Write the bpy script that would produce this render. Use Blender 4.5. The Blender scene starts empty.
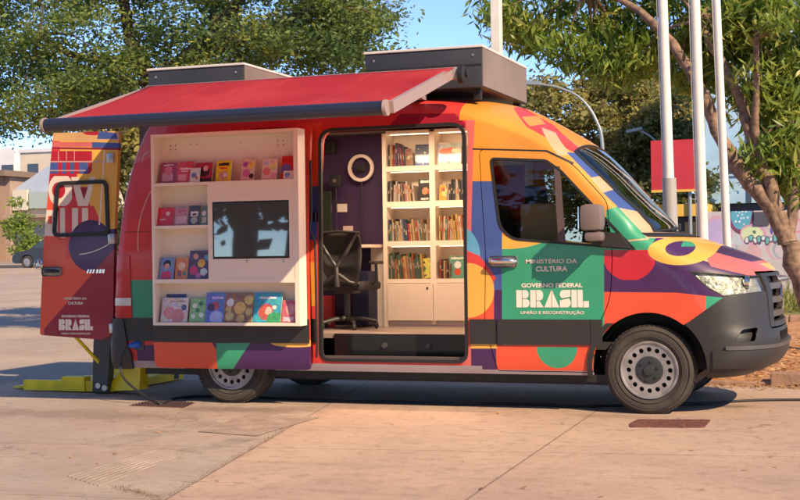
import bpy, bmesh, math, random
import numpy as np
from mathutils import Vector, Matrix
R = math.radians
sc = bpy.context.scene
col = sc.collection
random.seed(7)

# ------------------------------------------------------------------ camera, world, sun, exposure
cd = bpy.data.cameras.new('camera'); cam = bpy.data.objects.new('camera', cd); col.objects.link(cam)
cd.sensor_width = 36.0; cd.lens = 1362.0/800*36.0; cd.clip_start = .1; cd.clip_end = 3000
_yaw, _pit, _roll = R(19.5), math.atan((253-250)/1362.), R(.8)
_F = Vector((-math.sin(_yaw)*math.cos(_pit), math.cos(_yaw)*math.cos(_pit), math.sin(_pit)))
_R0 = Vector((math.cos(_yaw), math.sin(_yaw), 0)); _U0 = _R0.cross(_F)
_R = _R0*math.cos(_roll)-_U0*math.sin(_roll); _U = _U0*math.cos(_roll)+_R0*math.sin(_roll)
m = Matrix((_R, _U, -_F)).transposed().to_4x4(); m.translation = Vector((1.747, -10.74, 1.30))
cam.matrix_world = m
sc.camera = cam
SUN_EL, SUN_DIR = R(37), Vector((.84, -.54, 0)).normalized()      # direction towards the sun
w = bpy.data.worlds.new('World'); sc.world = w; w.use_nodes = True
nt = w.node_tree; nt.nodes.clear()
sky = nt.nodes.new('ShaderNodeTexSky'); sky.sky_type = 'NISHITA'; sky.sun_disc = False
sky.sun_elevation = SUN_EL; sky.sun_rotation = math.atan2(SUN_DIR.x, SUN_DIR.y)
sky.air_density = .48; sky.dust_density = 0.; sky.ozone_density = 5.; sky.altitude = 2500
bg = nt.nodes.new('ShaderNodeBackground'); bg.inputs['Strength'].default_value = .15
wo = nt.nodes.new('ShaderNodeOutputWorld')
nt.links.new(sky.outputs[0], bg.inputs[0]); nt.links.new(bg.outputs[0], wo.inputs[0])
sl = bpy.data.lights.new('sun', 'SUN'); sl.energy = 2.6; sl.angle = R(.6); sl.color = (1, .84, .62)
so = bpy.data.objects.new('sun', sl); col.objects.link(so)
dvec = Vector((SUN_DIR.x*math.cos(SUN_EL), SUN_DIR.y*math.cos(SUN_EL), math.sin(SUN_EL)))
so.rotation_euler = dvec.to_track_quat('Z', 'Y').to_euler(); so.location = (20, 5, 20)
sc.view_settings.view_transform = 'Standard'; sc.view_settings.look = 'None'
sc.view_settings.gamma = 1; sc.view_settings.use_curve_mapping = False
sc.view_settings.exposure = 1.45
sc.view_settings.use_white_balance = True; sc.view_settings.white_balance_temperature = 7400; sc.view_settings.white_balance_tint = 10

# ------------------------------------------------------------------ materials
MATS = {}
def mat(name, c=(.5,.5,.5), rough=.5, metal=0, spec=.5, coat=0, emit=0, noise=None, bump=None, alpha=1, trans=0):
    """noise = (scale, amount): value variation; bump = (scale, strength)"""
    if name in MATS: return MATS[name]
    M = bpy.data.materials.new(name); M.use_nodes = True; n = M.node_tree.nodes; l = M.node_tree.links
    b = n['Principled BSDF']; MATS[name] = M
    b.inputs['Base Color'].default_value = (*c, 1); b.inputs['Roughness'].default_value = rough
    b.inputs['Metallic'].default_value = metal; b.inputs['Specular IOR Level'].default_value = spec
    b.inputs['Coat Weight'].default_value = coat; b.inputs['Coat Roughness'].default_value = .08
    if emit: b.inputs['Emission Color'].default_value = (*c, 1); b.inputs['Emission Strength'].default_value = emit
    if trans: b.inputs['Transmission Weight'].default_value = trans
    tc = n.new('ShaderNodeTexCoord')
    if noise:
        nz = n.new('ShaderNodeTexNoise'); nz.inputs['Scale'].default_value = noise[0]; nz.inputs['Detail'].default_value = 6
        l.new(tc.outputs['Object'], nz.inputs['Vector'])
        mr = n.new('ShaderNodeMapRange'); mr.inputs[1].default_value = .3; mr.inputs[2].default_value = .7
        mr.inputs[3].default_value = 1-noise[1]; mr.inputs[4].default_value = 1+noise[1]*.6
        l.new(nz.outputs['Fac'], mr.inputs[0])
        mx = n.new('ShaderNodeVectorMath'); mx.operation = 'SCALE'; mx.inputs[0].default_value = c
        l.new(mr.outputs[0], mx.inputs['Scale']); l.new(mx.outputs[0], b.inputs['Base Color'])
    if bump:
        nb = n.new('ShaderNodeTexNoise'); nb.inputs['Scale'].default_value = bump[0]; nb.inputs['Detail'].default_value = 5
        l.new(tc.outputs['Object'], nb.inputs['Vector'])
        bp = n.new('ShaderNodeBump'); bp.inputs['Strength'].default_value = bump[1]; bp.inputs['Distance'].default_value = .02
        l.new(nb.outputs['Fac'], bp.inputs['Height']); l.new(bp.outputs[0], b.inputs['Normal'])
    return M

def hexc(s):
    v = [int(s[i:i+2], 16)/255 for i in (0, 2, 4)]
    return tuple(x/12.92 if x <= .04045 else ((x+.055)/1.055)**2.4 for x in v)

def leaf_mat(name, cols, rough=.5, tl=.35):
    M = bpy.data.materials.new(name); M.use_nodes = True; n = M.node_tree.nodes; l = M.node_tree.links
    b = n['Principled BSDF']; b.inputs['Roughness'].default_value = rough
    at = n.new('ShaderNodeAttribute'); at.attribute_name = 'tone'
    cr = n.new('ShaderNodeValToRGB'); el = cr.color_ramp.elements
    while len(el) < len(cols): el.new(.5)
    for i, c in enumerate(cols): el[i].position = i/(len(cols)-1); el[i].color = (*c, 1)
    l.new(at.outputs['Fac'], cr.inputs[0]); l.new(cr.outputs[0], b.inputs['Base Color'])
    t = n.new('ShaderNodeBsdfTranslucent'); l.new(cr.outputs[0], t.inputs['Color'])
    mx = n.new('ShaderNodeMixShader'); mx.inputs[0].default_value = tl
    l.new(b.outputs[0], mx.inputs[1]); l.new(t.outputs[0], mx.inputs[2])
    l.new(mx.outputs[0], n['Material Output'].inputs['Surface'])
    return M

def painted(name, base, shapes, off=(0,0,0), axes=(0,2), rough=.42, coat=.28, distort=0, speck=0):
    """flat printed vinyl: an ordered list of (colour, [primitives]) in the object's own metres, every primitive ANDed.
    c: circle, e: ellipse, p: convex polygon; a leading '-' negates"""
    M = bpy.data.materials.new(name); M.use_nodes = True; n = M.node_tree.nodes; l = M.node_tree.links
    b = n['Principled BSDF']; b.inputs['Roughness'].default_value = rough; b.inputs['Coat Weight'].default_value = coat
    b.inputs['Coat Roughness'].default_value = .06; b.inputs['Specular IOR Level'].default_value = .35
    tc = n.new('ShaderNodeTexCoord'); sp = n.new('ShaderNodeSeparateXYZ')
    ad = n.new('ShaderNodeVectorMath'); ad.operation = 'ADD'; ad.inputs[1].default_value = off
    l.new(tc.outputs['Object'], ad.inputs[0]); l.new(ad.outputs[0], sp.inputs[0])
    cb = n.new('ShaderNodeCombineXYZ'); cb.inputs[2].default_value = 1
    l.new(sp.outputs[axes[0]], cb.inputs[0]); l.new(sp.outputs[axes[1]], cb.inputs[1])
    V = cb.outputs[0]
    if distort:
        dn = n.new('ShaderNodeTexNoise'); dn.inputs['Scale'].default_value = 28 if distort < .05 else 5; dn.inputs['Detail'].default_value = 3; l.new(tc.outputs['Object'], dn.inputs['Vector'])
        dm = n.new('ShaderNodeVectorMath'); dm.operation = 'MULTIPLY_ADD'; dm.inputs[1].default_value = (distort, distort, 0); dm.inputs[2].default_value = (-distort/2, -distort/2, 0); l.new(dn.outputs['Color'], dm.inputs[0])
        da = n.new('ShaderNodeVectorMath'); da.operation = 'ADD'; l.new(V, da.inputs[0]); l.new(dm.outputs[0], da.inputs[1]); V = da.outputs[0]
    def math2(op, a, bb):
        k = n.new('ShaderNodeMath'); k.operation = op
        for i, q in enumerate((a, bb)):
            if q is None: continue
            if isinstance(q, (int, float)): k.inputs[i].default_value = q
            else: l.new(q, k.inputs[i])
        return k.outputs[0]
    def prim(p):
        neg = p[0].startswith('-'); t = p[0].lstrip('-')
        if t in 'ce':
            if t == 'c': cx, cz, rx = p[1:]; rz = rx
            else: cx, cz, rx, rz = p[1:]
            s = n.new('ShaderNodeVectorMath'); s.operation = 'MULTIPLY_ADD'
            s.inputs[1].default_value = (1/rx, 1/rz, 0); s.inputs[2].default_value = (-cx/rx, -cz/rz, 0); l.new(V, s.inputs[0])
            L = n.new('ShaderNodeVectorMath'); L.operation = 'LENGTH'; l.new(s.outputs[0], L.inputs[0])
            o = math2('LESS_THAN', L.outputs['Value'], 1.)
        else:
            pts = p[1]; A = sum(pts[i-1][0]*pts[i][1]-pts[i][0]*pts[i-1][1] for i in range(len(pts)))
            if A < 0: pts = pts[::-1]
            for i in range(len(pts)):
                a, b_, c_ = pts[i-2], pts[i-1], pts[i]
                if (b_[0]-a[0])*(c_[1]-b_[1])-(b_[1]-a[1])*(c_[0]-b_[0]) < -1e-4: print('NONCONVEX', name, pts)
            acc = None
            for i in range(len(pts)):
                (x0, z0), (x1, z1) = pts[i-1], pts[i]
                nx, nz = -(z1-z0), (x1-x0); L = math.hypot(nx, nz)
                if L < 1e-6: continue
                d = n.new('ShaderNodeVectorMath'); d.operation = 'DOT_PRODUCT'
                d.inputs[1].default_value = (nx/L, nz/L, -(nx*x0+nz*z0)/L); l.new(V, d.inputs[0])
                acc = d.outputs['Value'] if acc is None else math2('MINIMUM', acc, d.outputs['Value'])
            o = math2('GREATER_THAN', acc, 0.)
        return math2('SUBTRACT', 1., o) if neg else o
    cur = None
    for c, prims in shapes:
        mk = None
        for p in prims:
            q = prim(p); mk = q if mk is None else math2('MULTIPLY', mk, q)
        mx = n.new('ShaderNodeMix'); mx.data_type = 'RGBA'; l.new(mk, mx.inputs[0])
        if cur is None: mx.inputs[6].default_value = (*base, 1)
        else: l.new(cur, mx.inputs[6])
        mx.inputs[7].default_value = (*c, 1); cur = mx.outputs[2]
    if speck:
        vo = n.new('ShaderNodeTexVoronoi'); vo.inputs['Scale'].default_value = 55; l.new(tc.outputs['Object'], vo.inputs['Vector'])
        hs = n.new('ShaderNodeMix'); hs.data_type = 'RGBA'; hs.blend_type = 'OVERLAY'; hs.inputs[0].default_value = speck
        if cur is None: hs.inputs[6].default_value = (*base, 1)
        else: l.new(cur, hs.inputs[6])
        l.new(vo.outputs['Color'], hs.inputs[7]); cur = hs.outputs[2]
    if cur is not None:
        nz = n.new('ShaderNodeTexNoise'); nz.inputs['Scale'].default_value = 3; nz.inputs['Detail'].default_value = 5
        l.new(tc.outputs['Object'], nz.inputs['Vector'])
        mr = n.new('ShaderNodeMapRange'); mr.inputs[1].default_value = .3; mr.inputs[2].default_value = .7; mr.inputs[3].default_value = .9; mr.inputs[4].default_value = 1.06
        l.new(nz.outputs['Fac'], mr.inputs[0])
        s = n.new('ShaderNodeVectorMath'); s.operation = 'SCALE'; l.new(cur, s.inputs[0]); l.new(mr.outputs[0], s.inputs['Scale'])
        l.new(s.outputs[0], b.inputs['Base Color'])
    else: b.inputs['Base Color'].default_value = (*base, 1)
    return M

# ------------------------------------------------------------------ mesh helpers
def mesh_obj(name, verts, faces, material=None, parent=None, off=None, smooth=None, loc=None):
    """one mesh object; verts in world metres, stored relative to the parent's place (or to loc)"""
    o0 = Vector(loc) if loc is not None else (parent_org(parent) if parent else Vector((0,0,0)))
    me = bpy.data.meshes.new(name)
    me.from_pydata([tuple(Vector(v)-o0) for v in verts], [], faces); me.update()
    return link(name, me, material, parent, smooth, loc)
ORG = {}
def parent_org(p):
    return Vector(ORG.get(p.name, (0,0,0)))
def link(name, me, material=None, parent=None, smooth=None, loc=None):
    o = bpy.data.objects.new(name, me); col.objects.link(o)
    if material: 
        me.materials.clear(); me.materials.append(material)
    if smooth is not None:
        me.polygons.foreach_set('use_smooth', [True]*len(me.polygons))
        if smooth < 180: me.set_sharp_from_angle(angle=R(smooth))
    if parent: o.parent = parent; ORG[o.name] = tuple(parent_org(parent))
    if loc is not None:
        o.location = Vector(loc)-(parent_org(parent) if parent else Vector((0,0,0))); ORG[o.name] = tuple(loc)
    return o
def tag(o, label=None, cat=None, group=None, kind=None):
    if label: o['label'] = label
    if cat: o['category'] = cat
    if group: o['group'] = group
    if kind: o['kind'] = kind
    return o
def empty(name, loc, label, cat, group=None):
    o = bpy.data.objects.new(name, None); col.objects.link(o); o.location = loc; ORG[o.name] = tuple(loc)
    o.empty_display_size = .2
    return tag(o, label, cat, group)

class MB:
    """collects shapes (world metres) into one mesh"""
    def __init__(s): s.v = []; s.f = []
    def add(s, v, f):
        b = len(s.v); s.v += [tuple(q) for q in v]; s.f += [tuple(b+i for i in q) for q in f]; return s
    def box(s, x0, x1, y0, y1, z0, z1, bev=0):
        if bev:
            bm = bmesh.new(); bmesh.ops.create_cube(bm, size=1)
            for v in bm.verts: v.co = Vector(((x0+x1)/2+v.co.x*(x1-x0), (y0+y1)/2+v.co.y*(y1-y0), (z0+z1)/2+v.co.z*(z1-z0)))
            bmesh.ops.bevel(bm, geom=bm.edges[:], offset=bev, segments=2, affect='EDGES', profile=.6)
            bm.verts.index_update(); s.add([v.co[:] for v in bm.verts], [[v.index for v in f.verts] for f in bm.faces]); bm.free(); return s
        v = [(x, y, z) for x in (x0, x1) for y in (y0, y1) for z in (z0, z1)]
        return s.add(v, [(0,1,3,2), (4,6,7,5), (0,4,5,1), (2,3,7,6), (0,2,6,4), (1,5,7,3)])
    def obox(s, c, ax, ay, az):
        """oriented box: centre and three half vectors"""
        c, ax, ay, az = map(Vector, (c, ax, ay, az))
        v = [c+ax*i+ay*j+az*k for i in (-1,1) for j in (-1,1) for k in (-1,1)]
        return s.add(v, [(0,1,3,2), (4,6,7,5), (0,4,5,1), (2,3,7,6), (0,2,6,4), (1,5,7,3)])
    def tube(s, pts, r, n=8, caps=True):
        pts = [Vector(p) for p in pts]; rr = r if isinstance(r, (list, tuple)) else [r]*len(pts)
        if len(rr) != len(pts): rr = [float(np.interp(i/(len(pts)-1), np.linspace(0, 1, len(rr)), rr)) for i in range(len(pts))]
        b = len(s.v); up = Vector((0,0,1)); prev = None
        for i, p in enumerate(pts):
            t = (pts[min(i+1, len(pts)-1)]-pts[max(i-1, 0)]).normalized()
            if prev is None: a = t.cross(up); a = a if a.length > .05 else t.cross(Vector((1,0,0)))
            else: a = prev-t*prev.dot(t)
            a.normalize(); prev = a; c = t.cross(a)
            for k in range(n):
                th = 2*math.pi*k/n; s.v.append(tuple(p+a*math.cos(th)*rr[i]+c*math.sin(th)*rr[i]))
        for i in range(len(pts)-1):
            for k in range(n):
                k2 = (k+1) % n; s.f.append((b+i*n+k, b+(i+1)*n+k, b+(i+1)*n+k2, b+i*n+k2))
        if caps:
            s.f.append(tuple(b+k for k in range(n))); s.f.append(tuple(b+(len(pts)-1)*n+k for k in reversed(range(n))))
        return s
    def prism(s, pts, a0, a1, axis=1):
        """polygon extruded along an axis; pts in the other two axes in order"""
        A = sum(pts[i-1][0]*pts[i][1]-pts[i][0]*pts[i-1][1] for i in range(len(pts)))
        if A < 0: pts = pts[::-1]
        def P(p, a): return [(a, p[0], p[1]), (p[0], a, p[1]), (p[0], p[1], a)][axis]
        n = len(pts); v = [P(p, a0) for p in pts]+[P(p, a1) for p in pts]
        f = [tuple(range(n)), tuple(range(2*n-1, n-1, -1))]+[(i, i+n, (i+1) % n+n, (i+1) % n) for i in range(n)]
        if axis != 1: f = [q[::-1] for q in f]
        return s.add(v, f)
    def lathe(s, prof, c, axis, n=48, closed=False):
        """profile (radius, along) revolved about axis ('x','y','z') through c"""
        b = len(s.v); m_ = len(prof)
        for k in range(n):
            th = 2*math.pi*k/n; cc, ss = math.cos(th), math.sin(th)
            for r, a in prof:
                q = {'x': (a, r*cc, r*ss), 'y': (r*cc, a, r*ss), 'z': (r*cc, r*ss, a)}[axis]
                s.v.append((c[0]+q[0], c[1]+q[1], c[2]+q[2]))
        for k in range(n):
            k2 = (k+1) % n
            for i in range(m_ if closed else m_-1):
                j = (i+1) % m_
                s.f.append((b+k*m_+i, b+k*m_+j, b+k2*m_+j, b+k2*m_+i))
        return s
    def build(s, name, material, parent=None, smooth=None, loc=None, label=None):
        o = mesh_obj(name, s.v, s.f, material, parent, smooth=smooth, loc=loc)
        if label: o['label'] = label
        return o

def fixn(me):
    bm = bmesh.new(); bm.from_mesh(me); bmesh.ops.recalc_face_normals(bm, faces=bm.faces); bm.to_mesh(me); bm.free()
def tmp(v, f, recalc=True):
    me = bpy.data.meshes.new('tmp'); me.from_pydata([tuple(q) for q in v], [], f); me.update()
    if recalc: fixn(me)
    return me
def boolean(me, cutters):
    """cutters: list of (mesh, 'DIFFERENCE'|'INTERSECT'|'UNION'); returns a new mesh"""
    o = bpy.data.objects.new('tmp_bool', me); col.objects.link(o); cs = []
    for cm, op in cutters:
        c = bpy.data.objects.new('tmp_cut', cm); col.objects.link(c); cs.append(c)
        md = o.modifiers.new('b', 'BOOLEAN'); md.operation = op; md.object = c
        try: md.solver = 'MANIFOLD'
        except Exception: md.solver = 'EXACT'
    dg = bpy.context.evaluated_depsgraph_get(); dg.update()
    out = bpy.data.meshes.new_from_object(o.evaluated_get(dg))
    for c in cs: bpy.data.objects.remove(c)
    bpy.data.objects.remove(o)
    return out
def pr(pts, a0, a1, axis=1):
    q = MB().prism(pts, a0, a1, axis); return tmp(q.v, q.f)
def bx(*a):
    q = MB().box(*a); return tmp(q.v, q.f)
def cyl(c, r, y0, y1, n=64):
    q = MB().prism([(c[0]+r*math.cos(2*math.pi*k/n), c[1]+r*math.sin(2*math.pi*k/n)) for k in range(n)], y0, y1); return tmp(q.v, q.f)
def shrink(pts, d):
    """offset a polygon inwards by d (outwards if negative)"""
    A = sum(pts[i-1][0]*pts[i][1]-pts[i][0]*pts[i-1][1] for i in range(len(pts)))
    if A < 0: pts = pts[::-1]
    out = []
    n = len(pts)
    for i in range(n):
        p0, p1, p2 = Vector(pts[i-1]), Vector(pts[i]), Vector(pts[(i+1) % n])
        a = (p1-p0).normalized(); b = (p2-p1).normalized()
        na, nb = Vector((-a.y, a.x)), Vector((-b.y, b.x)); k = (na+nb)
        k = k/max(k.length_squared/2, .3)
        out.append(tuple(p1+k*d))
    return out
def rounded(pts, r, seg=5):
    """round the corners of a polygon"""
    out = []; n = len(pts); rr = r if isinstance(r, (list, tuple)) else [r]*n
    for i in range(n):
        p0, p1, p2 = Vector(pts[i-1]), Vector(pts[i]), Vector(pts[(i+1) % n])
        d0, d2 = p0-p1, p2-p1; k = min(rr[i], d0.length*.45, d2.length*.45)
        if k < 1e-4: out.append(tuple(p1)); continue
        a = p1+d0.normalized()*k; b = p1+d2.normalized()*k
        for j in range(seg+1):
            t = j/seg; out.append(tuple(a*(1-t)**2+p1*2*t*(1-t)+b*t*t))
    return out
_fc = {}
def text_obj(txt, name, h, width, x, z, y, material, parent, bold=.0, depth=.002, face='-y', rot=0):
    """lettering as a mesh: centred on x, bottom at z, cap height h, fitted to a width"""
    cu = bpy.data.curves.new('t', 'FONT'); cu.body = txt; cu.size = 1; cu.offset = bold; cu.extrude = .5; cu.resolution_u = 3
    o = bpy.data.objects.new('t', cu); col.objects.link(o)
    dg = bpy.context.evaluated_depsgraph_get(); me = bpy.data.meshes.new_from_object(o.evaluated_get(dg))
    bpy.data.objects.remove(o)
    co = np.zeros(len(me.vertices)*3); me.vertices.foreach_get('co', co); co = co.reshape(-1, 3)
    mn, mx = co.min(0), co.max(0); s = h/(mx[1]-mn[1]); sx = width/(mx[0]-mn[0])
    v = np.zeros_like(co)
    v[:, 0] = (co[:, 0]-(mn[0]+mx[0])/2)*sx+x; v[:, 2] = (co[:, 1]-mn[1])*s+z
    v[:, 1] = y-(co[:, 2]/(1e-9+np.abs(co[:, 2]).max())*.5+.5)*depth
    o0 = np.array(parent_org(parent)); me.vertices.foreach_set('co', (v-o0).ravel()); me.update()
    return link(name, me, material, parent)
# van shell as stacked plan outlines
def pchip(xs, ys):
    xs, ys = np.array(xs, float), np.array(ys, float); h = np.diff(xs); d = np.diff(ys)/h; mm = np.zeros(len(xs))
    for i in range(1, len(xs)-1):
        if d[i-1]*d[i] > 0: mm[i] = 2*d[i-1]*d[i]/(d[i-1]+d[i])
    mm[0], mm[-1] = d[0], d[-1]
    def fn(x):
        x = np.asarray(x, float); i = np.clip(np.searchsorted(xs, x)-1, 0, len(xs)-2); t = (x-xs[i])/h[i]
        return (ys[i]*(2*t**3-3*t**2+1)+h[i]*mm[i]*(t**3-2*t**2+t)+ys[i+1]*(-2*t**3+3*t**2)+h[i]*mm[i+1]*(t**3-t**2))
    return fn
#        z     w     xf     L    p    xr
TAB = [(.300,.970, .760, .45, 2.8, -4.86),
       (.360,.990, .900, .50, 2.8, -4.87),
       (.480,1.00, .975, .55, 2.8, -4.87),
       (.600,1.00, .985, .58, 2.8, -4.86),
       (.700,1.00, .955, .60, 2.7, -4.85),
       (.950,1.00, .945, .66, 2.6, -4.84),
       (1.10,1.00, .910, .72, 2.4, -4.83),
       (1.17,1.00, .850, .72, 2.3, -4.83),
       (1.23,1.00, .740, .68, 2.25,-4.825),
       (1.30,1.00, .560, .60, 2.2, -4.82),
       (1.38,.999, .330, .46, 2.2, -4.81),
       (1.45,.995, .110, .30, 2.4, -4.80),
       (1.55,.990, .020, .28, 2.5, -4.79),
       (1.80,.968,-.200, .30, 2.5, -4.76),
       (2.00,.945,-.370, .32, 2.5, -4.72),
       (2.15,.925,-.515, .36, 2.4, -4.68),
       (2.25,.912,-.650, .42, 2.3, -4.65),
       (2.35,.897,-.810, .50, 2.2, -4.61),
       (2.45,.870,-.980, .60, 2.1, -4.57),
       (2.52,.835,-1.11, .70, 2.1, -4.53),
       (2.57,.790,-1.24, .80, 2.1, -4.49),
       (2.61,.710,-1.42, .85, 2.1, -4.44),
       (2.635,.58,-1.66, .80, 2.1, -4.38),
       (2.650,.40,-2.00, .70, 2.1, -4.25),
       (2.658,.20,-2.50, .50, 2.1, -3.95)]
TZ = [t[0] for t in TAB]; PF = [pchip(TZ, [t[i] for t in TAB]) for i in range(1, 6)]
zs = np.unique(np.concatenate([np.linspace(.30,1.05,26), np.linspace(1.05,1.5,31), np.linspace(1.5,2.3,28), np.linspace(2.3,2.6,26), np.linspace(2.6,2.658,12)]))
def outline(z):
    w_, xf, L, p, xr = [float(f(z)) for f in PF]
    pts = []
    Lr = .13
    for k in range(12):                                                   # rear, centre to corner
        th = (k/12)*math.pi/2; c, s = math.cos(th)**(2/5.), math.sin(th)**(2/5.)
        pts.append((xr+Lr-Lr*c, w_*s))
    x0, x1 = xr+Lr, xf-L
    for k in range(61): pts.append((x0+(x1-x0)*k/60, w_))
    for k in range(1, 41):
        th = (1-k/40)*math.pi/2; c, s = max(math.cos(th), 0)**(2/p), max(math.sin(th), 0)**(2/p)
        pts.append((x1+L*c, w_*s))
    right = [(x, 1-y) for x, y in pts]
    left = [(x, 1+y) for x, y in pts[1:-1][::-1]]
    return right+left
_g = [outline(z) for z in zs]; NP = len(_g[0]); NZ = len(zs)
GV = np.array([[(x, y, z) for x, y in row] for row, z in zip(_g, zs)])
FQ = [(i*NP+k, i*NP+(k+1) % NP, (i+1)*NP+(k+1) % NP, (i+1)*NP+k) for i in range(NZ-1) for k in range(NP)]
CAP = [tuple(range(NP))[::-1], tuple((NZ-1)*NP+k for k in range(NP))]
_tm = tmp(GV.reshape(-1, 3), FQ+CAP, False)
du = np.roll(GV, -1, 1)-np.roll(GV, 1, 1); dv = np.gradient(GV, axis=0)
NRM = np.cross(du, dv); NRM /= np.linalg.norm(NRM, axis=2, keepdims=True)+1e-12
NRM[-1] = (0, 0, 1)
# keep the seam rows sane (plan is traversed rear centre -> right side -> front: outward normal)
if NRM[10, 40][1] > 0: NRM = -NRM; NRM[-1] = (0, 0, 1)
def skin(d):
    v = GV+NRM*d
    return v.reshape(-1, 3)
def shell(d0, d1):
    """closed solid between two offsets of the body surface (d0 outside)"""
    a, b = skin(d0), skin(d1); n = NP*NZ
    bb = b.copy(); low = bb[:NP].copy(); low[:, 2] = .30-abs(d1)*0
    f = [tuple(q) for q in FQ]+[CAP[1]]
    fi = [tuple(i+n for i in q[::-1]) for q in FQ]+[tuple(i+n for i in CAP[1][::-1])]
    rim = [(k, n+k, n+(k+1) % NP, (k+1) % NP) for k in range(NP)]
    me = tmp(np.concatenate([a, bb]), f+fi+rim, False)
    return me

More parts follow.
